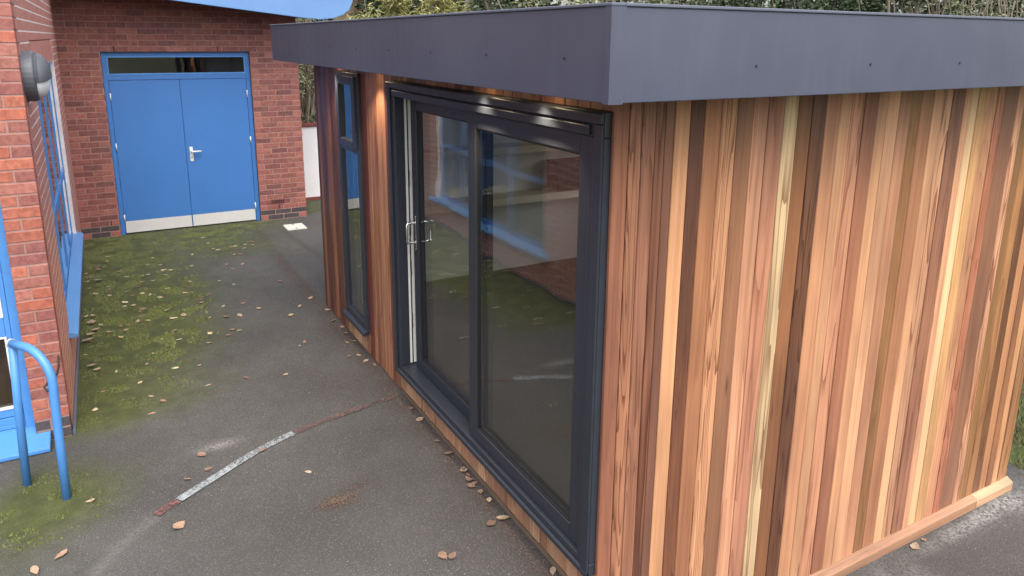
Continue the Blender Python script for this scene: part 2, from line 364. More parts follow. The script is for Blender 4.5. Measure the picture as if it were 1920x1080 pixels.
for j in range(nyt):
    y = ty0 + j*st
    for i in range(nxt):
        x = tx0 + i*st
        tv.append((x, y, .006*noise.noise((x*.5, y*.5, 1.7)) - .004 + gz(x, y)))
        at['moss'].append(moss_d(x, y))
        nn_ = noise.noise((x*6, y*6, 9))
        d1 = math.exp(-(((x+.80)/.11)**2 + ((y-1.43)/.05)**2)) + .8*math.exp(-(((x+.63)/.09)**2 + ((y-1.525)/.033)**2)) + .5*sstep(x, -.2, -.03)*(1-sstep(x, -.02, .02))*(y > 0)
        at['dirt'].append(min(1, max(0, d1*1.3 + .5*nn_*d1)))
        p1 = 1.0*math.exp(-(((x-2.85)/.4)**2 + ((y+.115)/.045)**2)) + .6*math.exp(-(((x-3.5)/.4)**2 + ((y+.1)/.12)**2)) + .7*math.exp(-(((x+1.31)/.12)**2 + ((y-2.385)/.045)**2))
        if y < 1.9 and x < -1.6:
            for (ax, ay), (bx2, by2) in zip(TAIL[:-1], TAIL[1:]):
                ux, uy = bx2-ax, by2-ay; tt = max(0, min(1, ((x-ax)*ux+(y-ay)*uy)/(ux*ux+uy*uy))); p1 = max(p1, .28*(1-math.hypot(x-ax-ux*tt, y-ay-uy*tt)/.055))
        p1 += .5*max(0, noise.noise((x*2.1, y*2.1, 30)))*(x > .8 and y < 0)
        at['pale'].append(min(1, max(0, p1*(1+nn_))))
        xl = .28 + (7.53-y)*.1
        at['seam'].append(max(0, 1-abs(x-xl)/.07)*(y < 7.75)*(y > 4.4))
for j in range(nyt-1):
    for i in range(nxt-1): k = j*nxt+i; tf.append((k, k+1, k+nxt+1, k+nxt))
me = bpy.data.meshes.new('tarmac'); me.from_pydata(tv, [], tf); me.materials.append(M['tarmac'])
for nm, arr in at.items():
    a = me.attributes.new(nm, 'FLOAT', 'POINT'); a.data.foreach_set('value', arr)
for p in me.polygons: p.use_smooth = True
tar = bpy.data.objects.new('tarmac', me); link(tar); tar['kind'] = 'structure'
# wider tarmac beyond the detailed sheet, to the left and behind the camera
cg = MB(); cs = .3; cnx, cny = int(15.9/cs)+1, int(19/cs)+1
for j in range(cny):
    for i in range(cnx): x, y = -12+i*cs, -10+j*cs; cg.v.append((x, y, gz(x, y)-.035))
for j in range(cny-1):
    for i in range(cnx-1):
        k = j*cnx+i
        if not (tx0+.3 < -12+i*cs < tx1-.6 and ty0+.3 < -10+j*cs < ty1-.6): cg.f.append((k, k+1, k+cnx+1, k+cnx))
o = cg.build('tarmac', 'tarmac', smooth=True); o['kind'] = 'structure'

# moss tufts, real relief on the film of moss
mv = []; mf = []; rng = random.Random(3)
tries = 0
while len(mf) < 80000 and tries < 400000:
    tries += 1
    x = rng.uniform(-3.2, .8); y = rng.uniform(1.6, 8.48)
    if x < -2.14 and y > 2.95: continue
    dns = moss_d(x, y)
    if rng.random() > sstep(dns, .42, 1.05)*.9: continue
    if noise.noise((x*5, y*5, 5)) < .0: continue
    r_ = rng.uniform(.006, .016)*(1 if y > 3.4 else .8); hz = r_*rng.uniform(.4, .9); k = len(mv); a0 = rng.random()*6
    for q in range(5):
        an = a0+q*2*math.pi/5; rr_ = r_*rng.uniform(.6, 1.2); mv.append((x+rr_*math.cos(an), y+rr_*math.sin(an), -.006))
    mv.append((x+rng.uniform(-.3, .3)*r_, y+rng.uniform(-.3, .3)*r_, hz))
    for q in range(5): mf.append((k+q, k+(q+1) % 5, k+5))
me = bpy.data.meshes.new('moss'); me.from_pydata(mv, [], mf); me.materials.append(M['moss_tuft'])
tag(link(bpy.data.objects.new('moss', me)), 'green moss growing over the tarmac along the brick walls', 'moss', kind='stuff')

# worn painted arc on the tarmac
arc_root = empty('painted_arc', (-1.0, 2.4, 0), 'worn curved red and white line painted on the tarmac', 'line marking')
AR = [(-.06, 2.47), (-.178, 2.452), (-.51, 2.388), (-.843, 2.298), (-1.115, 2.176), (-1.397, 1.995), (-1.60, 1.862), (-1.723, 1.775), (-1.9, 1.60), (-2.04, 1.418), (-2.12, 1.25)]
def arc_at(u):
    i = min(int(u), len(AR)-2); f_ = u-i
    g_ = lambda k: Vector(AR[max(0, min(len(AR)-1, k))])
    p0, p1, p2, p3 = g_(i-1), g_(i), g_(i+1), g_(i+2)
    return .5*((2*p1)+(p2-p0)*f_+(2*p0-5*p1+4*p2-p3)*f_*f_+(3*p1-p0-3*p2+p3)*f_**3)
def arc_strip(name, u0, u1, mat, w_=.055):
    m = MB(); n = 26
    for i in range(n+1):
        u = u0+(u1-u0)*i/n; p = arc_at(u); d = (arc_at(min(u+.05, 9.99))-arc_at(max(u-.05, 0))).normalized(); nn2 = Vector((-d.y, d.x))
        for s_ in (-1, 1):
            q = p+nn2*s_*w_*.5*(1+.06*noise.noise((u*9, s_*3, 0)))
            m.v += [(q.x, q.y, .0055), (q.x, q.y, .0035)]
    for i in range(n):
        k = i*4; m.f += [(k, k+2, k+6, k+4), (k+3, k+1, k+5, k+7), (k+1, k, k+4, k+5), (k+2, k+3, k+7, k+6)]
    return m.build(name, mat, arc_root)
arc_strip('red_section', .3, 2.98, 'paint_pink')['label'] = 'faded red stretch of the line'
arc_strip('white_section', 3.02, 5.98, 'paint_white')['label'] = 'white stretch of the line'
arc_strip('red_section', 6.02, 6.98, 'paint_red')['label'] = 'short red stretch at the end of the white one'

# drain cover by the brick corner
dc = empty('drain_cover', (.46, 7.9, 0), 'pale rectangular access cover set in the tarmac by the brick corner', 'drain cover')
B(.325, .59, 7.75, 8.06, -.02, .012).build('cover_plate', 'cover_white', dc, bevel=.004)
B(.44, .47, 7.775, 7.795, .012, .016).build('lifting_slot', 'weep', dc); B(.44, .47, 8.01, 8.03, .012, .016).build('lifting_slot', 'weep', dc)

# ------------------------------------------------------------------ brick building
XW, YD, YP = -2.148, 8.489, 2.966                   # window wall plane, double-door wall plane, front (pier) plane
bld = empty('brick_building', (XW, YP, 0), 'red brick building with blue doors and windows round the courtyard', 'building')
H1 = 3.45
DX0, DX1, DZ = XW+.455, XW+2.265, 2.41               # double door opening
WY0, WY1, WZ0, WZ1 = 4.02, 7.15, .40, 2.345          # side window opening
FX0, FX1, FZ = -3.36, -2.345, 2.12                   # glazed door opening in the front
XR = XW+2.92                                         # right end of the double-door wall
rc = .003
def wallpart(name, m): return m.build(name, 'mortar', bld)
dw = MB(); dw.box(XW-.25, DX0, YD+rc, YD+.26, -.1, H1).box(DX1, XR-rc, YD+rc, YD+.26, -.1, H1).box(DX0, DX1, YD+rc, YD+.26, DZ, H1)
dw.box(XR-.26, XR-rc, YD+.26, 13.0, -.1, H1)
door_wall = wallpart('door_wall', dw)
ww = MB(); x0, x1 = XW-.26, XW-.0002
ww.box(x0, x1, YP+.26, WY0, -.1, H1).box(x0, x1, WY1, YD+rc, -.1, H1).box(x0, x1, WY0, WY1, -.1, WZ0).box(x0, x1, WY0, WY1, WZ1, H1)
win_wall = wallpart('window_wall', ww); win_wall.data.materials[0] = M['mortar_lit']
fwm = MB(); fwm.box(FX1+.006, XW-rc, YP+rc, YP+.26, -.1, H1).box(-8, FX0-.006, YP+rc, YP+.26, -.1, H1).box(FX0-.006, FX1+.006, YP+rc, YP+.26, FZ, H1)
front_wall = wallpart('front_wall', fwm)
B(-8, -7.8, YP+.26, 13, -.1, H1).build('side_wall', 'plaster', bld)
B(-8, XR-.26, 13, 13.2, -.1, H1).build('back_wall', 'plaster', bld)
B(-7.8, XW-.26, YP+.26, 13, -.08, .03).build('inside_floor', 'carpet', bld); B(XW-.259, XR-.26, YD+.26, 13, -.08, .03).build('inside_floor', 'carpet', bld)
B(XW-.4, XW-.26, YD+.26, 12.9, .03, H1).build('partition', 'plaster', bld)

BR = []      # (wall part, centre u, z, width, height, kind, colour class)
brc = random.Random(11)
REDS = [(164,102,93),(158,96,89),(172,108,96),(152,92,87),(145,88,84),(178,114,100),(160,100,95),(168,101,90),(137,86,84)]
def lay(wall, u0, u1, z1, openings, face, shift=0.0, soldier=None):
    n = 0
    while n*.075+.07 <= z1:
        zc = n*.075+.0375+.0; segs = [(u0, u1)]
        for (a, b, c, d) in openings:
            if c-.01 <= zc <= d+.0:
                ns = []
                for (s0, s1) in segs:
                    if b <= s0 or a >= s1: ns.append((s0, s1)); continue
                    if a > s0: ns.append((s0, a))
                    if b < s1: ns.append((b, s1))
                segs = ns
        for (s0, s1) in segs:
            k = math.floor((s0-shift)/.225)-1
            while True:
                a = shift+k*.225+(n % 2)*.1125+.005; b = a+.215; k += 1
                if a >= s1: break
                a2, b2 = max(a, s0 if s0 > u0 or True else a), min(b, s1)
                if b2-a2 < .03: continue
                BR.append((wall, face, (a2+b2)/2, zc, b2-a2, .065, 'blue' if n < 2 else 'red'))
        n += 1
    if soldier:
        a, b, c = soldier; k = 0
        while a+k*.075+.065 <= b: BR.append((wall, face, a+k*.075+.0375, c+.1075+.005, .065, .215, 'red')); k += 1
lay('door', XW, XR, H1-.02, [(DX0-.001, DX1+.001, 0, DZ)], 'y9', XW+.11)
lay('win', YP+.1125, YD, H1-.02, [(WY0-.001, WY1+.001, WZ0, WZ1-.03), (WY0-.001, WY1+.001, WZ1-.03, WZ1+.23)], 'x', YP+.1125, (WY0, WY1, WZ1))
lay('front', -5.0, XW, H1-.02, [(FX0, FX1, -1, FZ)], 'y3', XW-.22)
DEPTH = .1025
def brick_mesh(w_, h_, c=.003):
    m = MB(); a, b = w_/2, h_/2
    m.v = [(-a, DEPTH, -b), (a, DEPTH, -b), (a, DEPTH, b), (-a, DEPTH, b), (-a, c, -b), (a, c, -b), (a, c, b), (-a, c, b),
           (-a+c, 0, -b+c), (a-c, 0, -b+c), (a-c, 0, b-c), (-a+c, 0, b-c)]
    m.f = [(8, 9, 10, 11), (4, 5, 9, 8), (5, 6, 10, 9), (6, 7, 11, 10), (7, 4, 8, 11), (0, 1, 5, 4), (1, 2, 6, 5), (2, 3, 7, 6), (3, 0, 4, 7)]
    return m
def brick_place(b):
    wall, face, u, z, w_, h_, cl = b
    if face == 'x': return Vector((XW, u, z)), math.pi/2
    return Vector((u, YD if face == 'y9' else YP, z)), 0
def visible_area(b):
    p, rz = brick_place(b); du = Vector((0, 1, 0)) if b[1] == 'x' else Vector((1, 0, 0)); a = []
    for s0, s1 in ((-1, -1), (1, -1), (1, 1), (-1, 1)):
        q = px(p+du*s0*b[4]/2+Vector((0, 0, s1*b[5]/2)))
        if q[2] < .1: return 0
        a.append(q)
    cx = sum(q[0] for q in a)/4; cy = sum(q[1] for q in a)/4
    if not (-15 < cx < 1920 and -8 < cy < 1085): return 0
    if b[1] == 'y9' and cx > 505 and cy < 118: return 0
    return abs(sum(a[i][0]*a[(i+1) % 4][1]-a[(i+1) % 4][0]*a[i][1] for i in range(4)))/2
BR = sorted([(visible_area(b), i, b) for i, b in enumerate(BR)], key=lambda q: (-q[0], q[1]))
PARTW = {'door': door_wall, 'win': win_wall, 'front': front_wall}
cache = {}; rest = MB(); restw = MB()
air = (XR-.46+.105, .262)                             # air brick replaces one brick
for rank, (ar, _, b) in enumerate(BR):
    p, rz = brick_place(b); wall, face, u, z, w_, h_, cl = b
    if face == 'x': p.x += .0004
    proud = brc.uniform(-.0012, .0015) if face != 'x' else brc.uniform(.0002, .0008); nrm = Vector((1, 0, 0)) if face == 'x' else Vector((0, -1, 0))
    if rank < 300 and ar > 0:
        key = (round(w_, 3), h_, .0008 if face == 'x' else .003)
        if key not in cache: cache[key] = brick_mesh(*key).mesh('brick', mat='brick')
        o = bpy.data.objects.new('brick', cache[key]); link(o, PARTW[wall], p+nrm*proud, (0, 0, rz))
        if cl == 'blue':
            c = lin(*brc.choice([(74, 72, 78), (84, 80, 84), (66, 64, 70)]), .8)
        else:
            q = brc.choice(REDS if wall != 'front' else REDS[:3]+[REDS[5], (188, 108, 86), (194, 116, 92)]); k_ = brc.uniform(.86, 1.1)*(.8 if wall == 'door' else .92); c = lin(*q, k_)
        o.color = c
    elif cl == 'red' or True:
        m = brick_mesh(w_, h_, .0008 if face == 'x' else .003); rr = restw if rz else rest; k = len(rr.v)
        for (x, y, zz) in m.v:
            if rz: rr.v.append((p.x-y, p.y+x, p.z+zz))
            else: rr.v.append((p.x+x, p.y+y, p.z+zz))
        rr.f += [tuple(k+i for i in f_) for f_ in m.f]
o = rest.build('brickwork', 'brick_far', bld); o['kind'] = 'stuff'; o = restw.build('brickwork', 'brick_lit', bld); o['kind'] = 'stuff'
ab = MB(); ab.box(.255, .47, YD-.004, YD+.05, .232, .297)
air_o = ab.build('air_brick', 'coping_red', door_wall)
sl = MB()
for i in range(7):
    for j in range(2): sl.box(.273+i*.027, .289+i*.027, YD-.0065, YD-.003, .242+j*.026, .262+j*.026)
sl.build('vent_hole', 'weep', door_wall)
for (u, z) in ((.37, .19), (-1.80, .19), (-1.54, DZ+.035), (-.30, DZ+.035)):
    B(u, u+.012, YD-.003, YD+.03, z-.033, z+.033).build('weep_slot', 'weep', door_wall)
# soffit, blue fascia and roofs
rz0 = lambda x: 2.918 - (x-.113)*.112
FY = 7.79
fp = [(-2.13, rz0(-2.13)+.0)]
fp += [(.72, rz0(.72)), (.95, rz0(.95)+.012), (1.12, rz0(1.12)+.05), (1.25, rz0(1.25)+.11), (1.34, rz0(1.34)+.19), (1.39, rz0(1.39)+.30), (1.40, rz0(1.4)+.42), (-2.13, rz0(-2.13)+.42)]
roof = MB().prism([(-2.13, rz0(-2.13)+.43), (1.33, rz0(1.33)+.43), (1.33, rz0(1.33)+.50), (-2.13, rz0(-2.13)+.50)], FY-.05, 13.3, 'y').build('roof', 'fascia_grey', bld)
MB().prism(fp, FY, FY+.03, 'y').build('fascia', 'blue_fascia', roof, bevel=.008)
MB().prism([(-2.13, rz0(-2.13)+.03), (.9, rz0(.9)+.03), (.9, rz0(.9)+.42), (-2.13, rz0(-2.13)+.42)], FY+.035, YD-.01, 'y').build('soffit', 'bitumen', roof)
MB().prism([(XR+.004, rz0(XR)+.06), (1.3, rz0(1.3)+.20), (1.3, rz0(1.3)+.42), (XR+.004, rz0(XR)+.42)], YD-.005, 13.25, 'y').build('verge', 'blue_fascia', roof)
B(-8.2, -2.2, YP-.1, 7.74, H1+.004, H1+.2).build('flat_roof', 'bitumen', bld)
B(-8.2, -2.2, 7.74, 13.3, H1+.004, H1+.2).build('flat_roof', 'bitumen', bld)

# double door
dd = MB(); y0, y1 = YD+.055, YD+.13
dd = frame_xz(y0, y1, DX0+.004, DX1-.004, -.06, DZ-.004, (.055, .055, .02, .055)); dd.box(DX0+.059, DX1-.059, y0, y1, 2.045, 2.11)
door = dd.build('double_door', 'blue_door', bld, bevel=.004)
door['label'] = 'blue double door with glazed strip above'
B(DX0+.075, DX1-.075, y0+.03, y0+.042, 2.125, DZ-.075).build('transom_pane', 'glass_old', door)
frame_xz(y0-.004, y0+.028, DX0+.0595, DX1-.0595, 2.1105, DZ-.0595, (.018, .018, .018, .018)).build('glazing_bead', 'blue_paint', door)
xm = DX0 + .895
for (a, b, hx) in ((DX0+.062, xm-.002, DX0+.05), (xm+.002, DX1-.062, DX1-.074)):
    lf = B(a, b, y0+.008, y0+.052, .012, 2.042).build('door_leaf', 'blue_door', door, bevel=.003)
    B(a+.006, b-.006, y0+.0055, y0+.009, .016, .175).build('kick_plate', 'steel_plate', door)
    for z in (.22, 1.18, 1.83):
        MB().tube([(hx+.012, y0-.006, z-.05), (hx+.012, y0-.006, z+.05)], .009, 8).build('hinge', 'steel_plate', door, smooth=True)
    hnd = door
pl = MB().box(xm+.045, xm+.088, y0-.002, y0+.009, .93, 1.13).build('handle_plate', 'white_plastic', hnd, bevel=.012)
MB().tube([(xm+.066, y0+.0, 1.07), (xm+.066, y0-.05, 1.07), (xm+.078, y0-.056, 1.07), (xm+.19, y0-.056, 1.07)], .011, 10).build('handle', 'white_plastic', hnd, smooth=True)
MB().disc((xm+.066, y0-.006, .985), (0, 1, 0), .009, .008, 10).build('keyhole', 'iron', hnd)

# side window: blue frame, transom, mullions, sill
wx0, wx1 = XW-.09, XW-.035
sw = frame_yz(wx0, wx1, WY0+.003, WY1-.003, WZ0+.003, WZ1-.003, (.06, .06, .06, .06))
window = sw.build('window', 'blue_paint', bld, bevel=.004); window['label'] = 'long blue window beside the wall lamp'
nb = 4; pitch = (WY1-WY0-.06)/nb; ZT = 1.15
for i in range(1, nb):
    yy = WY0+.03+i*pitch
    B(wx0-.002, wx1+.004, yy-.024, yy+.024, WZ0+.064, WZ1-.064).build('mullion', 'blue_paint', window, bevel=.004)
for i in range(nb):
    a = WY0+.03+i*pitch+(.025 if i else .036); b = WY0+.03+(i+1)*pitch-(.025 if i < nb-1 else .036)
    B(wx0, wx1+.006, a, b, ZT-.03, ZT+.03).build('transom', 'blue_paint', window, bevel=.004)
    B(wx1-.016, wx1-.006, a, b, WZ0+.064, ZT-.031).build('pane', 'glass_old', window)
    B(wx1-.016, wx1-.006, a, b, ZT+.031, WZ1-.064).build('pane', 'glass_old', window)
MB().prism([(XW-.033, WZ0+.015), (XW+.062, WZ0-.025), (XW+.062, WZ0-.05), (XW+.002, WZ0-.05), (XW-.033, WZ0-.03)], WY0-.14, WY1+.12, 'y').build('sill', 'blue_sill', window, bevel=.003)
B(XW+.003, XW+.022, YP+.01, YD-.004, -.02, .028).build('kerb_strip', 'trim_grey', bld)
# things seen dimly inside: roller blinds
for i in (0, 2):
    a = WY0+.03+i*pitch+.06
    B(wx0-.10, wx0-.09, a, a+pitch-.1, 1.75, WZ1-.02).build('blind', 'plaster', bld)

# front glazed door, far left
gy = YP+.085
gd = frame_xz(gy, gy+.06, FX0+.002, FX1-.002, .06, FZ-.003, (.07, .055, .03, .06))
gdoor = gd.build('glazed_door', 'blue_paint', bld, bevel=.004); gdoor['label'] = 'blue glazed door beside the brick pier'
a0, a1 = FX0+.074, FX1-.059
lf = frame_xz(gy+.006, gy+.052, a0, a1, .092, FZ-.066, (.085, .03, .03, .09))
lf.box(a0+.085, a1-.03, gy+.006, gy+.052, .122, .172).box(a0+.085, a1-.03, gy+.006, gy+.052, .178, .235)
lf.box(a0+.085, a1-.03, gy+.004, gy+.054, .73, .86)
leaf = lf.build('door_leaf', 'blue_paint', gdoor, bevel=.004)
for (z0_, z1_) in ((.235, .73), (.86, FZ-.156)):
    B(a0+.085, a1-.03, gy+.026, gy+.034, z0_, z1_).build('pane', 'glass_old', gdoor)
    frame_xz(gy+.001, gy+.025, a0+.083, a1-.028, z0_+.0, z1_, (.012, .012, .012, .012)).build('glazing_bead', 'white_plastic', gdoor)
MB().prism([(gy+.0, .085), (gy, .02), (2.80, .004), (2.80, .03)], FX0-.05, FX1+.08, 'x').build('threshold', 'blue_paint', gdoor, bevel=.004)
B(FX1-.2, FX1-.12, gy+.16, gy+.2, .04, 2.1).build('inside_post', 'curtain_brown', gdoor)

# ------------------------------------------------------------------ wall lamp (round eyelid bulkhead) on the window wall
lp = empty('wall_lamp', (XW, 3.19, 2.35), 'round dark grey bulkhead lamp with half hood on brick corner', 'lamp')
lc = Vector((XW, 3.19, 2.35)); RL = .155
def revolve(prof, a0=0, a1=2*math.pi, n=32, close=True):
    m = MB(); k = len(prof); seg = n
    for i in range(seg + (0 if close else 1)):
        an = a0+(a1-a0)*i/seg
        for (h, r_) in prof: m.v.append((lc.x+h, lc.y+r_*math.cos(an), lc.z+r_*math.sin(an)))
    cnt = seg if close else seg+1
    for i in range(seg):
        j = (i+1) % cnt
        for q in range(k-1): m.f.append((i*k+q, i*k+q+1, j*k+q+1, j*k+q))
    return m
revolve([(-.004, .001), (-.004, RL), (.055, RL), (.068, RL-.012), (.068, .001)]).build('body', 'lamp_grey', lp, smooth=False, bevel=.003)
dome = [(.0685+.07*math.cos(i/8*math.pi/2), (RL-.02)*math.sin(i/8*math.pi/2)+.001) for i in range(9)]
revolve(dome).build('diffuser', 'diffuser', lp, smooth=True)
hood = [(.068, RL-.004), (.075, RL-.006)] + [(.0735+.074*math.sin(i/8*math.pi/2), (RL-.014)*math.cos(i/8*math.pi/2)+.001) for i in range(9)]
revolve(hood, R(-14), R(194), 26, False).build('hood', 'lamp_grey', lp, smooth=True)

# ------------------------------------------------------------------ handrail
hr = empty('handrail', (-2.26, 2.33, 0), 'bent blue tubular handrail standing on moss before the glazed door', 'handrail')
p1, p2 = Vector((-2.372, 2.46, 0)), Vector((-2.162, 2.20, 0)); dv = (p1-p2); ln = dv.length; dv.normalize()
path = [p2+Vector((0, 0, -.05)), p2+Vector((.006, 0, .35)), p2+Vector((.012, 0, .66))]
rr_ = .2
for i in range(1, 10):
    an = i/9*math.pi/2; path.append(p2+dv*(rr_*(1-math.cos(an)))+Vector((.016, 0, .70+rr_*math.sin(an))))
path.append(p1+dv*.0+Vector((.035, -.01, .895)))
MB().tube(path, .0235, 16).build('front_leg', 'blue_paint', hr, smooth=True)['label'] = 'leg that bends over at the top'
MB().tube([p1+Vector((0, 0, -.05)), p1+Vector((.018, 0, .5)), p1+Vector((.038, -.01, .875))], .0225, 16).build('rear_leg', 'blue_paint', hr, smooth=True)
e_ = path[-1]
MB().tube([e_, e_+dv*.008], .027, 16).build('collar', 'steel_plate', hr, smooth=False); MB().tube([e_+dv*.009, e_+dv*.022], .019, 14).build('end_cap', 'iron', hr)
hk = MB().tube([(-2.175, 2.18, .68), (-2.19, 2.20, .70), (-2.17, 2.225, .715), (-2.15, 2.25, .70), (-2.152, 2.55, .62), (-2.165, 2.90, .525), (-2.165, 2.945, .535), (-2.165, 2.97, .58)], .006, 8)
o = hk.build('door_hook', 'iron', None, w=(-2.16, 2.55, .62)); tag(o, 'thin black hook stay between the blue handrail and the brick pier', 'hook')

# ------------------------------------------------------------------ garden room
L, W = 4.61, 3.55; ZT_, ZB = 2.705, 2.392; OX, OY, OF = .30, .356, .29
gr = empty('garden_room', (0, 0, 0), 'flat roofed garden room clad in vertical cedar boards with grey fascia', 'garden room')
SO = ZB+.02
FY0, FY1, FZ0, FZ1 = .024, 2.515, .202, 2.322        # sliding door frame
NY0, NY1, NZ0, NZ1 = 3.225, 3.83, .205, 2.335         # narrow window
core = MB(); a, b = .022, .14
core.box(a, b, FY1, NY0, .02, SO).box(a, b, NY1, L-.02, .02, SO)
core.box(a, b, FY0, FY1, FZ1, SO).box(a, b, NY0, NY1, NZ1, SO).box(a, b, FY0, FY1, .02, FZ0).box(a, b, NY0, NY1, .02, NZ0)
gwall = core.build('glazed_wall', 'plaster', gr)
ewall = B(.022, W-.022, .022, .14, ZR-.06, SO).build('end_wall', 'plaster', gr)
RY0, RY1, RZ0, RZ1 = 1.5, 4.0, .95, 2.15
MB().box(W-.14, W-.022, .141, RY0, ZR-.06, SO).box(W-.14, W-.022, RY1, L-.02, ZR-.06, SO).box(W-.14, W-.022, RY0, RY1, ZR-.06, RZ0).box(W-.14, W-.022, RY0, RY1, RZ1, SO).build('back_wall', 'plaster', gr)
fill_win = frame_yz(W-.12, W-.03, RY0+.002, RY1-.002, RZ0+.002, RZ1-.002, (.06, .06, .06, .06)).build('added_fill_window', 'anthracite', gr, bevel=.004)  # unseen window added in the back wall to brighten the interior
B(W-.08, W-.06, RY0+.06, RY1-.06, RZ0+.06, RZ1-.06).build('pane', 'glass', fill_win); B(.14, W-.14, L-.14, L-.02, .02, SO).build('far_wall', 'plaster', gr)
B(.14, W-.14, .14, L-.14, .02, .13).build('floor', 'carpet', gr); B(.14, W-.14, .14, L-.14, SO-.06, SO-.002).build('ceiling', 'plaster', gr)
B(.01, W-.03, .03, L-.01, -.03, .018).build('base_beam', 'beam', gr)
B(-OX+.025, W+.3, -OY+.025, L+OF-.02, SO+.002, ZT_-.06).build('roof_deck', 'bitumen', gr)
sf = B(-OX+.022, W+.3, -OY+.022, L+OF-.022, SO-.016, SO).build('soffit', 'black_plastic', gr)

# boards
pr = random.Random(21)
def board(parent, axis, a, b, z0, z1, col, mat='cedar', th=.018, proud=0.0):
    c = .003; w_ = (b-a)-.0034
    m = MB(); p_, q = -w_/2, w_/2; h = z1-z0
    m.v = [(p_, 0, 0), (q, 0, 0), (q, 0, h), (p_, 0, h), (p_, -th+c, 0), (q, -th+c, 0), (q, -th+c, h), (p_, -th+c, h), (p_+c, -th, 0), (q-c, -th, 0), (q-c, -th, h), (p_+c, -th, h)]
    m.f = [(0, 3, 2, 1), (8, 9, 10, 11), (4, 5, 9, 8), (5, 6, 10, 9), (6, 7, 11, 10), (7, 4, 8, 11), (0, 1, 5, 4), (1, 2, 6, 5), (2, 3, 7, 6), (3, 0, 4, 7)]
    me_ = m.mesh('board', mat=mat); o = bpy.data.objects.new('board', me_); u = (a+b)/2
    if axis == 'x': link(o, parent, (u, .02-proud, z0), (0, 0, 0))
    else: link(o, parent, (.02-proud, u, z0), (0, 0, -math.pi/2))
    o.color = col; return o
KW = .84
EB = [0, .076, .14, .21, .261, .31, .394, .474, .569, .664, .761, .854, .957, 1.047, 1.144, 1.242, 1.34, 1.422, 1.521, 1.62, 1.699, 1.795, 1.891, 1.976, 2.083, 2.161, 2.251, 2.366, 2.425, 2.497, 2.583, 2.683, 2.759, 2.903, 2.975, 3.05, 3.13, 3.21, 3.29, 3.36, 3.43, 3.49, 3.55]
EC = [(148,92,72),(172,116,86),(168,112,88),(124,78,62),(118,76,66),(218,160,114),(106,62,44),(186,124,82),(200,144,104),(138,94,70),(216,156,122),(192,130,104),(228,206,162),(136,86,52),(104,64,46),(212,150,108),(216,162,120),(214,150,116),(158,100,76),(206,152,112),(226,170,128),(206,146,110),(148,104,62),(166,112,80),(222,166,124),(214,160,124),(158,106,86),(214,158,122),(242,208,160),(212,164,106),(210,150,110),(186,112,84),(128,86,70),(234,174,136),(148,106,58),(176,124,74),(112,72,46),(196,136,92),(150,98,64),(208,152,104),(190,138,90),(168,120,76)]
for i in range(len(EB)-1):
    q_ = tuple(a_*.84+b_*.16 for a_, b_ in zip(EC[i], (204, 150, 102))); q_ = (q_[0]+3, q_[1]+1, q_[2]-3)
    board(ewall, 'x', EB[i], EB[i+1], ZR+.075, SO-.018, lin(*q_, KW), proud=pr.uniform(-.0015, .002))
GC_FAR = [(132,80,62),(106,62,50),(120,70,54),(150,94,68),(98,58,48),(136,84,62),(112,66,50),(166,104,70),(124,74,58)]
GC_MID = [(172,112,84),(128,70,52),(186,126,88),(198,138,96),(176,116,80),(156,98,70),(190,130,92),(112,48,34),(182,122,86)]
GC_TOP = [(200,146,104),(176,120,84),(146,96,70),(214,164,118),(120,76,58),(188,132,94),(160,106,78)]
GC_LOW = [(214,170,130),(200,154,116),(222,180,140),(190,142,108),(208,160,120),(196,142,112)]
def run(y0, y1, z0, z1, pal, seq=False):
    ws = []; y = y0
    while y < y1-.04:
        w_ = pr.uniform(.07, .1)
        if y1-(y+w_) < .045: w_ = y1-y
        ws.append((y, y+w_)); y += w_
    for i, (a, b) in enumerate(ws):
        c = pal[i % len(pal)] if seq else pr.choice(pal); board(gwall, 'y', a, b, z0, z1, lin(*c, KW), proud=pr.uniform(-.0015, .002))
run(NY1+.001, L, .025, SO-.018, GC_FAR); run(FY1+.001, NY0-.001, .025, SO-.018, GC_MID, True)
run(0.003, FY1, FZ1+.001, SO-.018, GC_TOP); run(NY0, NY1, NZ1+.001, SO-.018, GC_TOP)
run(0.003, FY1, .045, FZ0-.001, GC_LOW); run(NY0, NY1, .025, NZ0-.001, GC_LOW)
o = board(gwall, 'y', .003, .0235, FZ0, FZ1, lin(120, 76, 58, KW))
# foot boards of the end wall
for (a, b, c) in ((-.01, 3.12, (176, 132, 98)), (3.124, W+.015, (206, 164, 124))):
    m = MB().prism([(.022, ZR-.02), (-.04, ZR-.02), (-.04, ZR+.05), (-.034, ZR+.058), (.002, ZR+.078), (.022, ZR+.078)], a, b, 'x')
    o = m.build('foot_board', 'cedar_weathered', ewall, w=((a+b)/2, 0, ZR)); o.color = lin(*c, KW)
# grain of the foot boards runs along x: turn the mesh data so that local z is the length
for o in [c for c in ewall.children if c.name.startswith('foot_board')]:
    o.data.transform(Matrix.Rotation(R(90), 4, 'Y')); o.rotation_euler = (0, R(-90), 0)

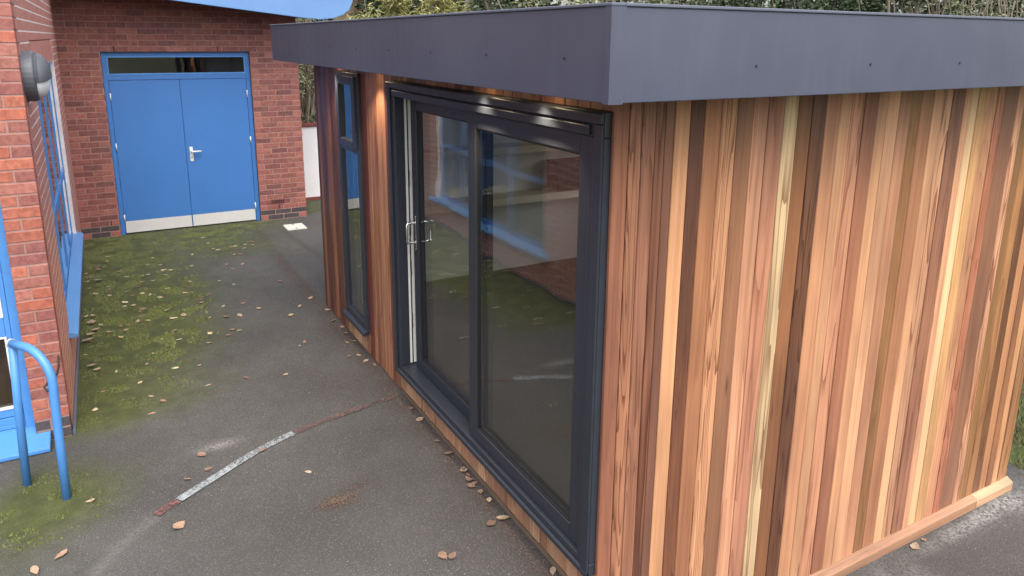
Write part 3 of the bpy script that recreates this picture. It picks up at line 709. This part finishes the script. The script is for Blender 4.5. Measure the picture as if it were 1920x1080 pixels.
# fascia
def fbox(name, mat, *a, bev=.003): return B(*a).build(name, mat, gr, bevel=bev)
f1_ = fbox('fascia', 'fascia_grey', -OX, -OX+.02, -OY+.021, L+OF-.021, ZB, ZT_-.004)
f2_ = fbox('fascia', 'fascia_grey', -OX+.0, W+.32, -OY, -OY+.02, ZB, ZT_-.004)
f3_ = fbox('fascia', 'fascia_grey', -OX, W+.32, L+OF-.02, L+OF, ZB, ZT_-.004)
f4_ = fbox('fascia', 'fascia_grey', W+.30, W+.32, -OY+.021, L+OF-.021, ZB, ZT_-.004)
MB().prism([(-OX-.004, -OY-.004), (-OX+.055, -OY-.004), (-OX+.055, -OY-.0005), (-OX-.0005, -OY-.0005), (-OX-.0005, -OY+.03), (-OX-.004, -OY+.03)], ZB-.003, ZT_-.003, 'z').build('corner_trim', 'fascia_grey', gr)
tr_ = MB()
tr_.box(-OX-.006, -OX+.05, -OY-.006, L+OF+.006, ZT_-.003, ZT_+.008).box(-OX+.051, W+.326, -OY-.006, -OY+.05, ZT_-.003, ZT_+.008).box(-OX+.051, W+.326, L+OF-.05, L+OF+.006, ZT_-.003, ZT_+.008).box(W+.27, W+.326, -OY+.051, L+OF-.051, ZT_-.003, ZT_+.008)
tr_.build('drip_trim', 'trim_grey', gr, bevel=.003)
B(-OX+.06, W+.26, -OY+.06, L+OF-.06, ZT_-.055, ZT_-.03).build('roof_membrane', 'bitumen', gr)
scm = None
for y in [-.086+.605*i for i in range(8)]:
    o = MB().disc((-OX-.004, y, 2.532), (1, 0, 0), .0045, .005, 8).build('screw', 'anthracite', f1_)
for x in (.362, 1.015, 1.64, 2.28, 2.92):
    MB().disc((x, -OY-.004, 2.508), (0, 1, 0), .0045, .005, 8).build('screw', 'anthracite', f2_)
# soffit downlights, lit
for y in (.445, 1.03, 2.76, 3.76):
    d_ = MB().disc((-.105, y, SO-.024), (0, 0, 1), .040, .008, 20).build('downlight', 'trim_grey', gr)
    MB().disc((-.105, y, SO-.0265), (0, 0, 1), .028, .003, 16).build('lens', 'lamp_lens', d_)
    ld = bpy.data.lights.new('downlight_beam', 'SPOT'); ld.energy = 20; ld.color = (1, .84, .58); ld.spot_size = R(110); ld.spot_blend = .6; ld.shadow_soft_size = .025
    lo = bpy.data.objects.new('downlight_beam', ld); link(lo, d_, (-.105, y, SO-.030)); lo.rotation_euler = (0, R(14), 0)

# sliding door
fx0, fx1 = -.032, .13
fr = MB()
fr.box(fx0, fx1, FY0, FY0+.10, FZ0+.066, FZ1-.105).box(fx0, fx1, FY1-.115, FY1, FZ0+.066, FZ1-.105)
fr.box(fx0, fx1, FY0, FY1, FZ1-.105, FZ1-.001).box(fx0, fx1, FY0, FY1, FZ0, FZ0+.066)
sdoor = fr.build('sliding_door', 'anthracite', gr, bevel=.005); sdoor['label'] = 'wide two panel sliding door, the far panel slightly open'
MB().prism([(fx0-.018, FZ1-.048), (fx0-.0005, FZ1-.048), (fx0-.0005, FZ1-.003), (fx0-.010, FZ1-.003), (fx0-.018, FZ1-.012)], FY0+.001, FY1-.001, 'y').build('head_trim', 'anthracite', sdoor, bevel=.003)
MB().prism([(fx0-.013, FZ1-.098), (fx0-.0005, FZ1-.098), (fx0-.0005, FZ1-.052), (fx0-.013, FZ1-.064)], FY0+.09, FY1-.1, 'y').build('head_trim', 'anthracite', sdoor, bevel=.003)
B(fx0-.012, fx0-.0005, FY0+.001, FY0+.055, FZ0+.0, FZ1-.052).build('side_trim', 'anthracite', sdoor, bevel=.003)
B(fx0-.012, fx0-.0005, FY1-.055, FY1-.001, FZ0+.0, FZ1-.052).build('side_trim', 'anthracite', sdoor, bevel=.003)
MB().prism([(fx0-.014, FZ0-.002), (fx0-.0005, FZ0-.002), (fx0-.0005, FZ0+.03), (fx0-.014, FZ0+.022)], FY0+.001, FY1-.001, 'y').build('door_sill', 'anthracite', sdoor, bevel=.003)
zz0, zz1 = FZ0+.067, FZ1-.106
def panel(name, x0, x1, y0, y1, z0, z1, st_, bot, top):
    p_ = frame_yz(x0, x1, y0, y1, z0, z1, (st_, st_, bot, top)).build(name, 'anthracite', sdoor, bevel=.005)
    m_ = (x0+x1)/2
    P0, p_ = p_, sdoor
    B(m_-.012, m_+.012, y0+st_-.001, y1-st_+.001, z0+bot-.001, z1-top+.001).build('pane', 'glass', p_)
    frame_yz(x0+.006, m_-.0125, y0+st_+.0, y1-st_-.0, z0+bot+.0, z1-top-.0, (.008, .008, .008, .008)).build('gasket', 'gasket', p_)
    frame_yz(m_+.0125, x1-.006, y0+st_+.0, y1-st_-.0, z0+bot+.0, z1-top-.0, (.008, .008, .008, .008)).build('gasket', 'gasket', p_)
    return P0
pn = panel('fixed_panel', -.012, .045, FY0+.101, 1.305, zz0, zz1, .095, .085, .085)
ps = panel('sliding_panel', .058, .112, 1.235, 2.335, zz0+.002, zz1-.002, .09, .085, .075)
B(.038, .054, FY1-.1165, FY1-.1155, zz0+.01, zz1-.01).build('lock_channel', 'white_plastic', sdoor)
B(.0545, .064, FY1-.1162, FY1-.1157, zz0+.01, zz1-.01).build('lock_slot', 'gasket', sdoor)
B(.0645, .09, FY1-.1165, FY1-.1155, zz0+.01, zz1-.01).build('lock_channel', 'white_plastic', sdoor)
for z in (.55, .95, 1.25, 1.6): B(.056, .063, FY1-.122, FY1-.1166, z, z+.11).build('lock_keep', 'chrome', sdoor)
# pull handle
hz0, hz1, hy, hx = 1.22, 1.36, 2.29, .058
MB().tube([(hx, hy, hz0), (hx-.055, hy, hz0), (hx-.062, hy, hz0+.007), (hx-.062, hy, hz1-.007), (hx-.055, hy, hz1), (hx, hy, hz1)], .0085, 10).build('pull_handle', 'chrome', sdoor, smooth=True)
B(hx-.006, hx-.0005, hy-.018, hy+.018, hz0-.05, hz1+.05).build('handle_plate', 'chrome', sdoor, bevel=.003)
MB().tube([(.112, hy, hz0), (.167, hy, hz0), (.174, hy, hz0+.007), (.174, hy, hz1-.007), (.167, hy, hz1), (.112, hy, hz1)], .0085, 10).build('pull_handle', 'chrome', sdoor, smooth=True)

# narrow window
nw = frame_yz(-.022, .11, NY0+.001, NY1-.001, NZ0, NZ1-.001, (.075, .075, .085, .06)); nw.box(-.022, .11, NY0+.076, NY1-.076, 1.70, 1.775)
nwin = nw.build('narrow_window', 'anthracite', gr, bevel=.005); nwin['label'] = 'tall narrow window with opening top light'
tl = frame_yz(-.040, .02, NY0+.055, NY1-.055, 1.735, NZ1-.03, (.075, .075, .06, .07)).build('top_light', 'anthracite', nwin, bevel=.005)
B(-.012, .012, NY0+.129, NY1-.129, 1.794, NZ1-.099).build('pane', 'glass', nwin)
B(.0, .024, NY0+.075, NY1-.075, NZ0+.084, 1.701).build('pane', 'glass', nwin)
MB().prism([(-.055, NZ0-.014), (-.0225, NZ0-.014), (-.0225, NZ0+.03), (-.055, NZ0+.016)], NY0+.001, NY1-.001, 'y').build('sill', 'anthracite', nwin, bevel=.003)

# inside the garden room
for z, lb in ((1.0, 'lower pale shelf on the far inside wall, holding a black box'), (1.53, 'upper pale shelf on the far inside wall of the garden room')):
    sh = empty('wall_shelf', (1.5, L-.14, z), lb, 'shelf', 'shelves inside the garden room')
    B(.16, W-.16, L-.42, L-.141, z-.03, z).build('board', 'shelf_board', sh, bevel=.003); B(.16, W-.16, L-.44, L-.4205, z-.075, z+.002).build('front_edge', 'shelf_board', sh, bevel=.003)
    for x in (.6, 1.75, 2.95): B(x-.012, x+.012, L-.38, L-.141, z-.10, z-.031).build('bracket', 'white_plastic', sh)
bx_ = empty('storage_box', (2.66, L-.30, 1.0), 'black box standing on the lower shelf behind the glass', 'box')
B(2.45, 2.88, L-.41, L-.18, 1.002, 1.30).build('body', 'dark_box', bx_, bevel=.012); B(2.44, 2.89, L-.418, L-.172, 1.301, 1.322).build('lid', 'black_plastic', bx_, bevel=.006)

# ------------------------------------------------------------------ low white wall, fence, planting behind
wwl = empty('garden_wall', (2.2, 9.65, 0), 'low white rendered wall with red coping behind the brick corner', 'wall')
B(.78, 4.2, 9.6, 9.77, -.05, 1.20).build('render', 'white_render', wwl, bevel=.006)
for i in range(15): B(.78+i*.23, .78+i*.23+.22, 9.575, 9.795, 1.2005, 1.25).build('coping_brick', 'coping_red', wwl, bevel=.004)
B(.78, 4.2, 9.585, 9.5995, -.05, .045).build('plinth', 'coping_red', wwl)

fn = empty('wooden_fence', (4.0, 13.3, 1.2), 'weathered horizontal board fence behind the yellow bamboo', 'fence')
for i in range(4):
    x = 2.75+i*1.45
    B(x-.05, x+.05, 13.35, 13.45, .8, 3.75).build('post', 'fence_wood', fn, bevel=.005)
    if i < 3:
        for j in range(13):
            z = 1.15+j*.195
            o = B(x-.04, x+1.41, 13.305+.004*(j % 2), 13.332+.004*(j % 2), z, z+.18).build('rail_board', 'fence_wood', fn)
def leaf_cloud(rng, n, fn_pos, size, aspect=.45, droop=.3):
    m = MB()
    for _ in range(n):
        p = fn_pos(rng)
        if p is None: continue
        d = Vector((rng.gauss(0, 1), rng.gauss(0, 1), rng.gauss(-droop, .6))).normalized(); u = d.orthogonal().normalized()
        u.rotate(Matrix.Rotation(rng.random()*6.28, 3, d)); s_ = size*rng.uniform(.6, 1.3); w_ = s_*aspect
        k = len(m.v); nrm = d.cross(u)*s_*.12
        m.v += [tuple(p), tuple(p+d*s_*.45+u*w_*.5+nrm), tuple(p+d*s_), tuple(p+d*s_*.45-u*w_*.5+nrm)]
        m.f += [(k, k+1, k+2), (k, k+2, k+3)]
    return m
def mk_leaf(m, name, mat, parent):
    me_ = bpy.data.meshes.new(name); w = WL[parent]; me_.from_pydata([(x-w[0], y-w[1], z-w[2]) for x, y, z in m.v], [], m.f); me_.materials.append(M[mat])
    return link(bpy.data.objects.new(name, me_), parent, w)
def shrub(name, x, y, r, z0, z1, mat, n, size, label, cat, seed, aspect=.45, twigs=14, group=None):
    rg = random.Random(seed); gz = bank(x, y)-.03; root = empty(name, (x, y, gz), label, cat, group)
    cl = [(Vector((x+rg.gauss(0, r*.5), y+rg.gauss(0, r*.45), rg.uniform(z0, z1))), rg.uniform(.25, .5)*r) for _ in range(26)]
    def pos(g_):
        c_, q = g_.choice(cl); d = Vector((g_.gauss(0, 1), g_.gauss(0, 1), g_.gauss(0, 1))).normalized()
        return c_+d*q*g_.random()**.4
    mk_leaf(leaf_cloud(rg, n, pos, size, aspect), 'foliage', mat, root)
    tw = MB()
    for i in range(twigs):
        c_, q = rg.choice(cl); b_ = Vector((x+rg.gauss(0, r*.2), y+rg.gauss(0, r*.2), gz-.05)); e = c_+Vector((rg.gauss(0, .2), rg.gauss(0, .2), rg.uniform(0, .5)))
        mid = (b_+e)/2+Vector((rg.gauss(0, .15), rg.gauss(0, .15), .1)); tw.tube([b_, mid, e], [.022, .014, .005], 5)
    tw.build('stems', 'twig', root)
    return root
shrub('bamboo', 3.4, 12.0, .62, 1.6, 3.7, 'bamboo_leaf', 3600, .15, 'yellow green bamboo clump before the fence, nearest the blue roof', 'bamboo', 1, .17, 16, 'bamboo clumps')
shrub('bamboo', 4.5, 12.1, .55, 1.6, 3.7, 'bamboo_leaf', 3200, .15, 'yellow green bamboo clump beside the pale tree trunks', 'bamboo', 2, .17, 16, 'bamboo clumps')
def tree(x, y, r, lean, label, seed, mat):
    rg = random.Random(seed); gz = bank(x, y)-.1; root = empty('tree', (x, y, gz), label, 'tree', 'trees behind the garden room')
    m = MB(); pts = []; n = 16
    for i in range(n): tt = i/(n-1); pts.append((x+lean*tt+.05*noise.noise((seed, tt*3, 0)), y+.05*noise.noise((seed, 0, tt*3)), gz+7*tt))
    m.tube(pts, [r*(1.25 if i == 0 else 1-.55*i/(n-1))*(1+.12*noise.noise((seed+9, i*.9, 0))) for i in range(n)], 12); m.build('trunk', mat, root, smooth=True)
    lm = MB()
    for i in range(9):
        z = gz+3.6+i*.37; a_ = rg.random()*6.28; l_ = rg.uniform(1.0, 2.0); b_ = Vector((x+lean*(z-gz)/7, y, z))
        lm.tube([b_, b_+Vector((math.cos(a_)*l_*.5, math.sin(a_)*l_*.5, .5)), b_+Vector((math.cos(a_)*l_, math.sin(a_)*l_, 1.3))], [r*.3, r*.18, .01], 6)
    lm.build('limbs', mat, root)
    cl = [(Vector((x+lean+rg.gauss(0, 1.1), y+rg.gauss(0, 1.1), gz+rg.uniform(5, 8.2))), rg.uniform(.4, .8)) for _ in range(22)]
    def pos(g_):
        c_, q = g_.choice(cl); return c_+Vector((g_.gauss(0, 1), g_.gauss(0, 1), g_.gauss(0, 1))).normalized()*q*g_.random()**.5
    mk_leaf(leaf_cloud(rg, 2600, pos, .12, .6), 'crown', 'pale_leaf', root)
tree(5.6, 12.9, .15, .05, 'slim grey tree trunk beside the bamboo', 3, 'bark_pale'); tree(6.2, 13.0, .22, -.05, 'thicker pale tree trunk right of the slim one', 8, 'bark_pale')
specs = [  # px column, distance, radius, material, leaves, size, label, aspect, twigs
 (985, 15.5, .9, 'laurel_leaf', 4200, .085, 'small leaved green shrub just right of the thick trunk', .6, 14),
 (1065, 14.8, .8, 'pale_leaf', 3800, .09, 'pale yellowish shrub behind the left fascia end near the roof corner', .5, 16),
 (1160, 15.2, .9, 'pale_leaf', 2600, .08, 'thin greyish shrub above the roof corner', .5, 40),
 (1265, 14.6, .9, 'laurel_leaf', 3600, .08, 'grey green shrub just right of the roof corner', .55, 26),
 (1400, 13.6, .85, 'ivy_leaf', 4600, .085, 'dark ivy covered shrub above the middle of the end fascia', .75, 12),
 (1500, 13.4, .7, 'laurel_leaf', 4400, .09, 'pale topped leafy shrub between the two dark ones', .6, 12),
 (1610, 13.0, .75, 'ivy_leaf', 4600, .095, 'dark green broad leaved shrub above the end fascia', .7, 12),
 (1715, 12.8, .7, 'laurel_leaf', 2600, .09, 'leafy shrub thinning into bare stems', .6, 40),
 (1815, 12.6, .75, 'pale_leaf', 1300, .07, 'mostly bare twiggy shrub with yellow leaves', .5, 80),
 (1910, 12.4, .8, 'laurel_leaf', 1300, .06, 'bare grey twiggy shrub at the right edge', .5, 90),
 (2010, 12.2, .9, 'laurel_leaf', 2600, .08, 'leafy shrub beyond the right edge', .6, 30),
]
for i, (pxx, dist, r_, mt, nl, sz, lb, asp, tw) in enumerate(specs):
    d = (_fw*FPX+_r2*(pxx-960)+_u2*(540+SY-20)); d.z = 0; d.normalize(); P = CAM+d*dist
    if i == len(specs)-1: continue
    shrub('shrub', P.x, P.y, r_, 1.2, 4.0, mt, nl, sz, lb, 'shrub', 40+i, asp, tw, 'shrubs along the boundary')
shrub('shrub', 1.75, 12.3, .6, 1.3, 3.2, 'pale_leaf', 2600, .09, 'rough yellow green shrub seen in the gap above the white wall', 'shrub', 91, .4, 40, 'shrubs along the boundary')
# dense hedge mass behind, reads as one
rg = random.Random(77)
def hp(g_):
    an = g_.random(); pxx = 440+an*1660; d = (_fw*FPX+_r2*(pxx-960)+_u2*(520+SY)); d.z = 0; d.normalize(); P = CAM+d*(17.2+g_.gauss(0, .45)+1.6*noise.noise((an*9, 0, 0)))
    return Vector((P.x, P.y, g_.uniform(.8, 6.2)))
hm = leaf_cloud(rg, 48000, hp, .17, .6)
me = bpy.data.meshes.new('hedge'); me.from_pydata(hm.v, [], hm.f); me.materials.append(M['ivy_leaf'])
tag(link(bpy.data.objects.new('hedge', me)), 'dense dark hedge along the boundary behind the shrubs', 'hedge', kind='stuff')
# twiggy undergrowth and dead leaves on the bank seen in the gap
rg = random.Random(5); um = MB()
for _ in range(520):
    x = rg.uniform(.8, 3.2); y = rg.uniform(9.9, 12.9); z = bank(x, y)-.03
    h = rg.uniform(.1, .5); p = Vector((x, y, z)); a_ = rg.random()*6.28
    um.tube([p, p+Vector((math.cos(a_)*.1, math.sin(a_)*.1, h*.6)), p+Vector((math.cos(a_)*.3, math.sin(a_)*.3, h))], [.006, .005, .002], 4, False)
um.build('undergrowth', 'twig')
tag(bpy.data.objects['undergrowth'], 'tangle of twigs on the bank behind the white wall', 'undergrowth', kind='stuff')
gmv = leaf_cloud(rg, 15000, lambda g_: (lambda x, y: Vector((x, y, bank(x, y)-.03+g_.random()*.1)))(g_.uniform(.75, 3.4), g_.uniform(9.85, 13.2)), .12, .3, -.5)
me = bpy.data.meshes.new('bank_cover'); me.from_pydata(gmv.v, [], gmv.f); me.materials.append(M['grass_blade'])
tag(link(bpy.data.objects.new('bank_cover', me)), 'rough green ground cover on the bank behind the white wall', 'ground cover', kind='stuff')
gb = MB()
for _ in range(9000):
    x = rg.uniform(3.8, 6.8); y = rg.uniform(-.02, 6); h = rg.uniform(.03, .09); a_ = rg.random()*6.28; k = len(gb.v)
    q = Vector((math.cos(a_), math.sin(a_), 0)); bse = Vector((x, y, gz(x, y)-.035)); w_ = .006
    gb.v += [tuple(bse-q*w_), tuple(bse+q*w_), tuple(bse+Vector((-q.y, q.x, 0))*h*.5+Vector((0, 0, h)))]; gb.f.append((k, k+1, k+2))
me = bpy.data.meshes.new('grass'); me.from_pydata(gb.v, [], gb.f); me.materials.append(M['grass_blade'])
tag(link(bpy.data.objects.new('grass', me)), 'short grass beside the far end of the cedar wall', 'grass', kind='stuff')

# ------------------------------------------------------------------ fallen leaves
def leaf_mesh(i):
    rg = random.Random(100+i); n = 7; m = MB(); l = 1.0; w_ = rg.uniform(.5, .75); curl = rg.uniform(.05, .35); fold = rg.uniform(.02, .18)
    for j in range(n+1):
        t_ = j/n; x = (t_-.5)*l; hw = w_*.5*math.sin(math.pi*min(1, t_**.8))*(1+.18*rg.uniform(-1, 1)) if 0 < j < n else .012
        zc = curl*(t_-.5)**2*1.2
        m.v += [(x, -hw, zc+fold*hw+.05*rg.random()), (x, 0, zc), (x, hw*rg.uniform(.8, 1.1), zc+fold*hw+.05*rg.random())]
    for j in range(n):
        k = j*3; m.f += [(k, k+1, k+4, k+3), (k+1, k+2, k+5, k+4)]
    m.v += [(.5, -.012, curl*.3), (.5, .012, curl*.3), (.72, .02, curl*.3-.02)]; k = len(m.v)-3; m.f.append((k, k+1, k+2))
    me_ = bpy.data.meshes.new('fallen_leaf'); me_.from_pydata(m.v, [], m.f); me_.materials.append(M['dead_leaf'])
    zmin = min(v[2] for v in m.v)
    for v in me_.vertices: v.co.z -= zmin
    return me_
LM = [leaf_mesh(i) for i in range(7)]
LCOL = {'y': [(222, 206, 160), (232, 220, 182), (206, 190, 134)], 't': [(182, 162, 138), (172, 152, 130), (196, 176, 150)], 'b': [(150, 124, 108), (162, 130, 112), (138, 110, 96)], 'o': [(196, 168, 142), (186, 154, 128)]}
lr = random.Random(55)
def unproj(x, y, zg=0.0):
    v = _fw*FPX+_r2*(x-960)-_u2*(y-540-SY); t_ = (zg-CAM.z)/v.z; return CAM+v*t_
LT = {'y': 'pale yellow', 't': 'tan', 'b': 'brown', 'o': 'orange tan'}
def leaf_at(x, y, c, size=.055, place=None, label=None, z=.004):
    o = bpy.data.objects.new('fallen_leaf', lr.choice(LM)); link(o, None, (x, y, z+(gz(x, y) if x > 0 else 0)), (lr.uniform(-.15, .15), lr.uniform(-.15, .15), lr.random()*6.28))
    s_ = size*lr.uniform(.75, 1.25); o.scale = (s_, s_, s_*lr.uniform(.35, .8)); o.color = lin(*lr.choice(LCOL[c]), .8)
    if place is None:
        place = 'mossy tarmac mid courtyard' if moss_d(x, y) > .4 and x > -1.9 else ('moss close to the window wall' if x <= -1.9 else 'bare courtyard tarmac')
        if y > 7.2: place = 'moss before the double door'
    tag(o, label or 'dead leaf', 'leaf', 'fallen leaves in the courtyard')
    if not label: LABQ.setdefault((LT[c], place), []).append(o)
    return o
LABQ = {}
C1 = "285,30,t 480,52,t 767,20,t 795,52,t 825,85,y 855,92,y 700,120,y 1060,45,b 1062,62,t 1010,82,t 1015,60,t 930,75,t 955,70,t 985,118,b 950,120,t 200,132,t 192,160,t 450,105,t 465,140,t 440,180,t 510,182,t 575,212,y 530,212,y 270,220,t 260,242,b 310,252,t 398,250,y 437,240,t 470,275,t 400,283,t 375,312,b 545,242,t 695,187,t 905,178,b 1000,177,t 940,205,b 685,280,t 862,278,t 948,298,y 552,322,y 660,348,t 200,313,t 200,330,t 310,340,t 345,365,b 210,365,t 125,355,y 403,352,y 450,360,y 510,375,t 300,405,y 298,430,t 350,423,t 405,445,b 545,452,t 650,482,t 755,385,b 795,362,b 757,405,t 885,428,t 1003,410,b 1095,440,y 1405,377,t 1340,427,t 1288,480,y 1225,278,b 805,495,t 985,482,t 905,490,b 397,490,t 375,518,t 440,513,y 590,500,y 275,547,b 320,540,b 305,570,t 210,580,t 275,612,y 595,572,t 520,622,y 620,628,y 800,645,t 805,590,y 940,567,b 983,572,y 915,600,b 467,712,t 160,720,b 68,718,t 742,780,t 600,796,y 430,772,t 248,818,y 390,883,y 795,900,t 1255,835,t 1020,853,b 1370,640,b 1340,663,t 455,965,t 530,993,b 458,1068,o 122,1045,y 170,937,t"
for q in C1.split():
    cx, cy, c = q.split(','); P = unproj(140+float(cx)/3.176, 440+float(cy)/3.176)
    if P.x < XW+.06: P.x = XW+.09
    leaf_at(P.x, P.y, c, .06 if P.y > 4.5 else .05)
for (qx, qy, c, s_, lb) in ((378, 853, 'b', .07, 'brown leaf beside the pale smudge, left of the white line'), (391, 880, 'b', .06, 'small brown leaf just left of the white line'), (352, 899, 'b', .05, 'small brown leaf left of the lower white line'), (336, 986, 'o', .095, 'largest orange tan leaf, just below the red line end'), (487, 846, 'b', .065, 'brown leaf lying on the white painted line'), (578, 886, 't', .045, 'small tan leaf alone right of the white line'), (115, 1041, 'o', .07, 'orange leaf near the lower left corner'), (66, 1071, 'o', .07, 'orange leaf at the bottom edge, lower left'), (169, 940, 't', .05, 'small pale leaf right of the handrail foot'), (943, 972, 't', .07, 'tan leaf beside the cedar strip below the sliding door'), (921, 982, 'b', .065, 'brown leaf next to the tan one below the sliding door'), (831, 1043, 'b', .07, 'brown leaf at the bottom of the picture on bare tarmac'), (848, 1043, 'b', .06, 'second brown leaf of the touching pair at the bottom'), (1037, 1072, 't', .075, 'tan leaf under the cedar strip at the bottom edge'), (1715, 1025, 't', .075, 'tan leaf by the foot board of the cedar end wall'), (1732, 1013, 't', .05, 'smaller tan leaf by the foot board of the end wall')):
    P = unproj(qx, qy, ZR if qx > 1200 else 0); leaf_at(P.x, P.y, c, s_, None, lb)
for (cx, cy) in ((60, 610), (145, 720), (165, 760), (172, 820), (220, 810), (245, 900), (185, 905), (290, 935), (345, 960), (85, 680)):
    P = unproj(600+cx/3.375, 400+cy/3.375); leaf_at(min(P.x, -.02), P.y, lr.choice('tbt'), .055, 'tarmac along the far cedar boards')
for (cx, cy) in ((255, 382), (430, 603), (525, 680), (615, 790), (645, 830), (660, 905), (725, 945), (790, 1000), (340, 450), (700, 850), (610, 800), (640, 860), (680, 890)):
    P = unproj(700+cx/3.6, 660+cy/3.6); leaf_at(min(P.x, -.03), P.y, lr.choice('bbt'), .05, 'tarmac along the sliding door foot')
for _ in range(26):
    y = lr.uniform(3.9, 7.2); leaf_at(XW+lr.uniform(.05, .22), y, lr.choice('tbtt'), .062, 'leaf pile along the window wall', z=lr.uniform(.004, .03))
# crumbs of soil and leaf litter
cm = MB()
for _ in range(1500):
    if lr.random() < .25: x, y = -.80+lr.gauss(0, .06), 1.43+lr.gauss(0, .03)
    elif lr.random() < .5: x, y = lr.uniform(-.09, -.005), lr.uniform(.1, 5.2)
    else: x, y = lr.uniform(-2.1, .2), lr.uniform(.6, 9)
    r_ = lr.uniform(.002, .006); k = len(cm.v); a_ = lr.random()*6
    cm.v += [(x+r_*math.cos(a_+q*2.1), y+r_*math.sin(a_+q*2.1), .001) for q in range(3)]+[(x, y, .001+r_*.8)]
    cm.f += [(k, k+1, k+3), (k+1, k+2, k+3), (k+2, k, k+3)]
o = cm.build('leaf_litter', 'beam'); tag(o, 'crumbs of soil and leaf litter scattered on the tarmac', 'litter', kind='stuff')

ONES = ['', 'first', 'second', 'third', 'fourth', 'fifth', 'sixth', 'seventh', 'eighth', 'ninth', 'tenth', 'eleventh', 'twelfth', 'thirteenth', 'fourteenth', 'fifteenth', 'sixteenth', 'seventeenth', 'eighteenth', 'nineteenth', 'twentieth']
def ordinal(n): return ONES[n] if n <= 20 else ('twenty-' + ONES[n-20] if n < 30 else 'thirty-' + ONES[n-30] if n > 30 else 'thirtieth')
dref = Vector((-.85, YD, 0))
for (colr, place), objs in LABQ.items():
    along = 'along' in place
    objs.sort(key=lambda o_: -o_.location.y if along else (o_.location-dref).length)
    for i, o_ in enumerate(objs):
        if len(objs) == 1: o_['label'] = '%s leaf on the %s' % (colr, place)
        else: o_['label'] = '%s leaf on the %s, %s %s' % (colr, place, ordinal(i+1), 'from its far end' if along else 'nearest the double door')
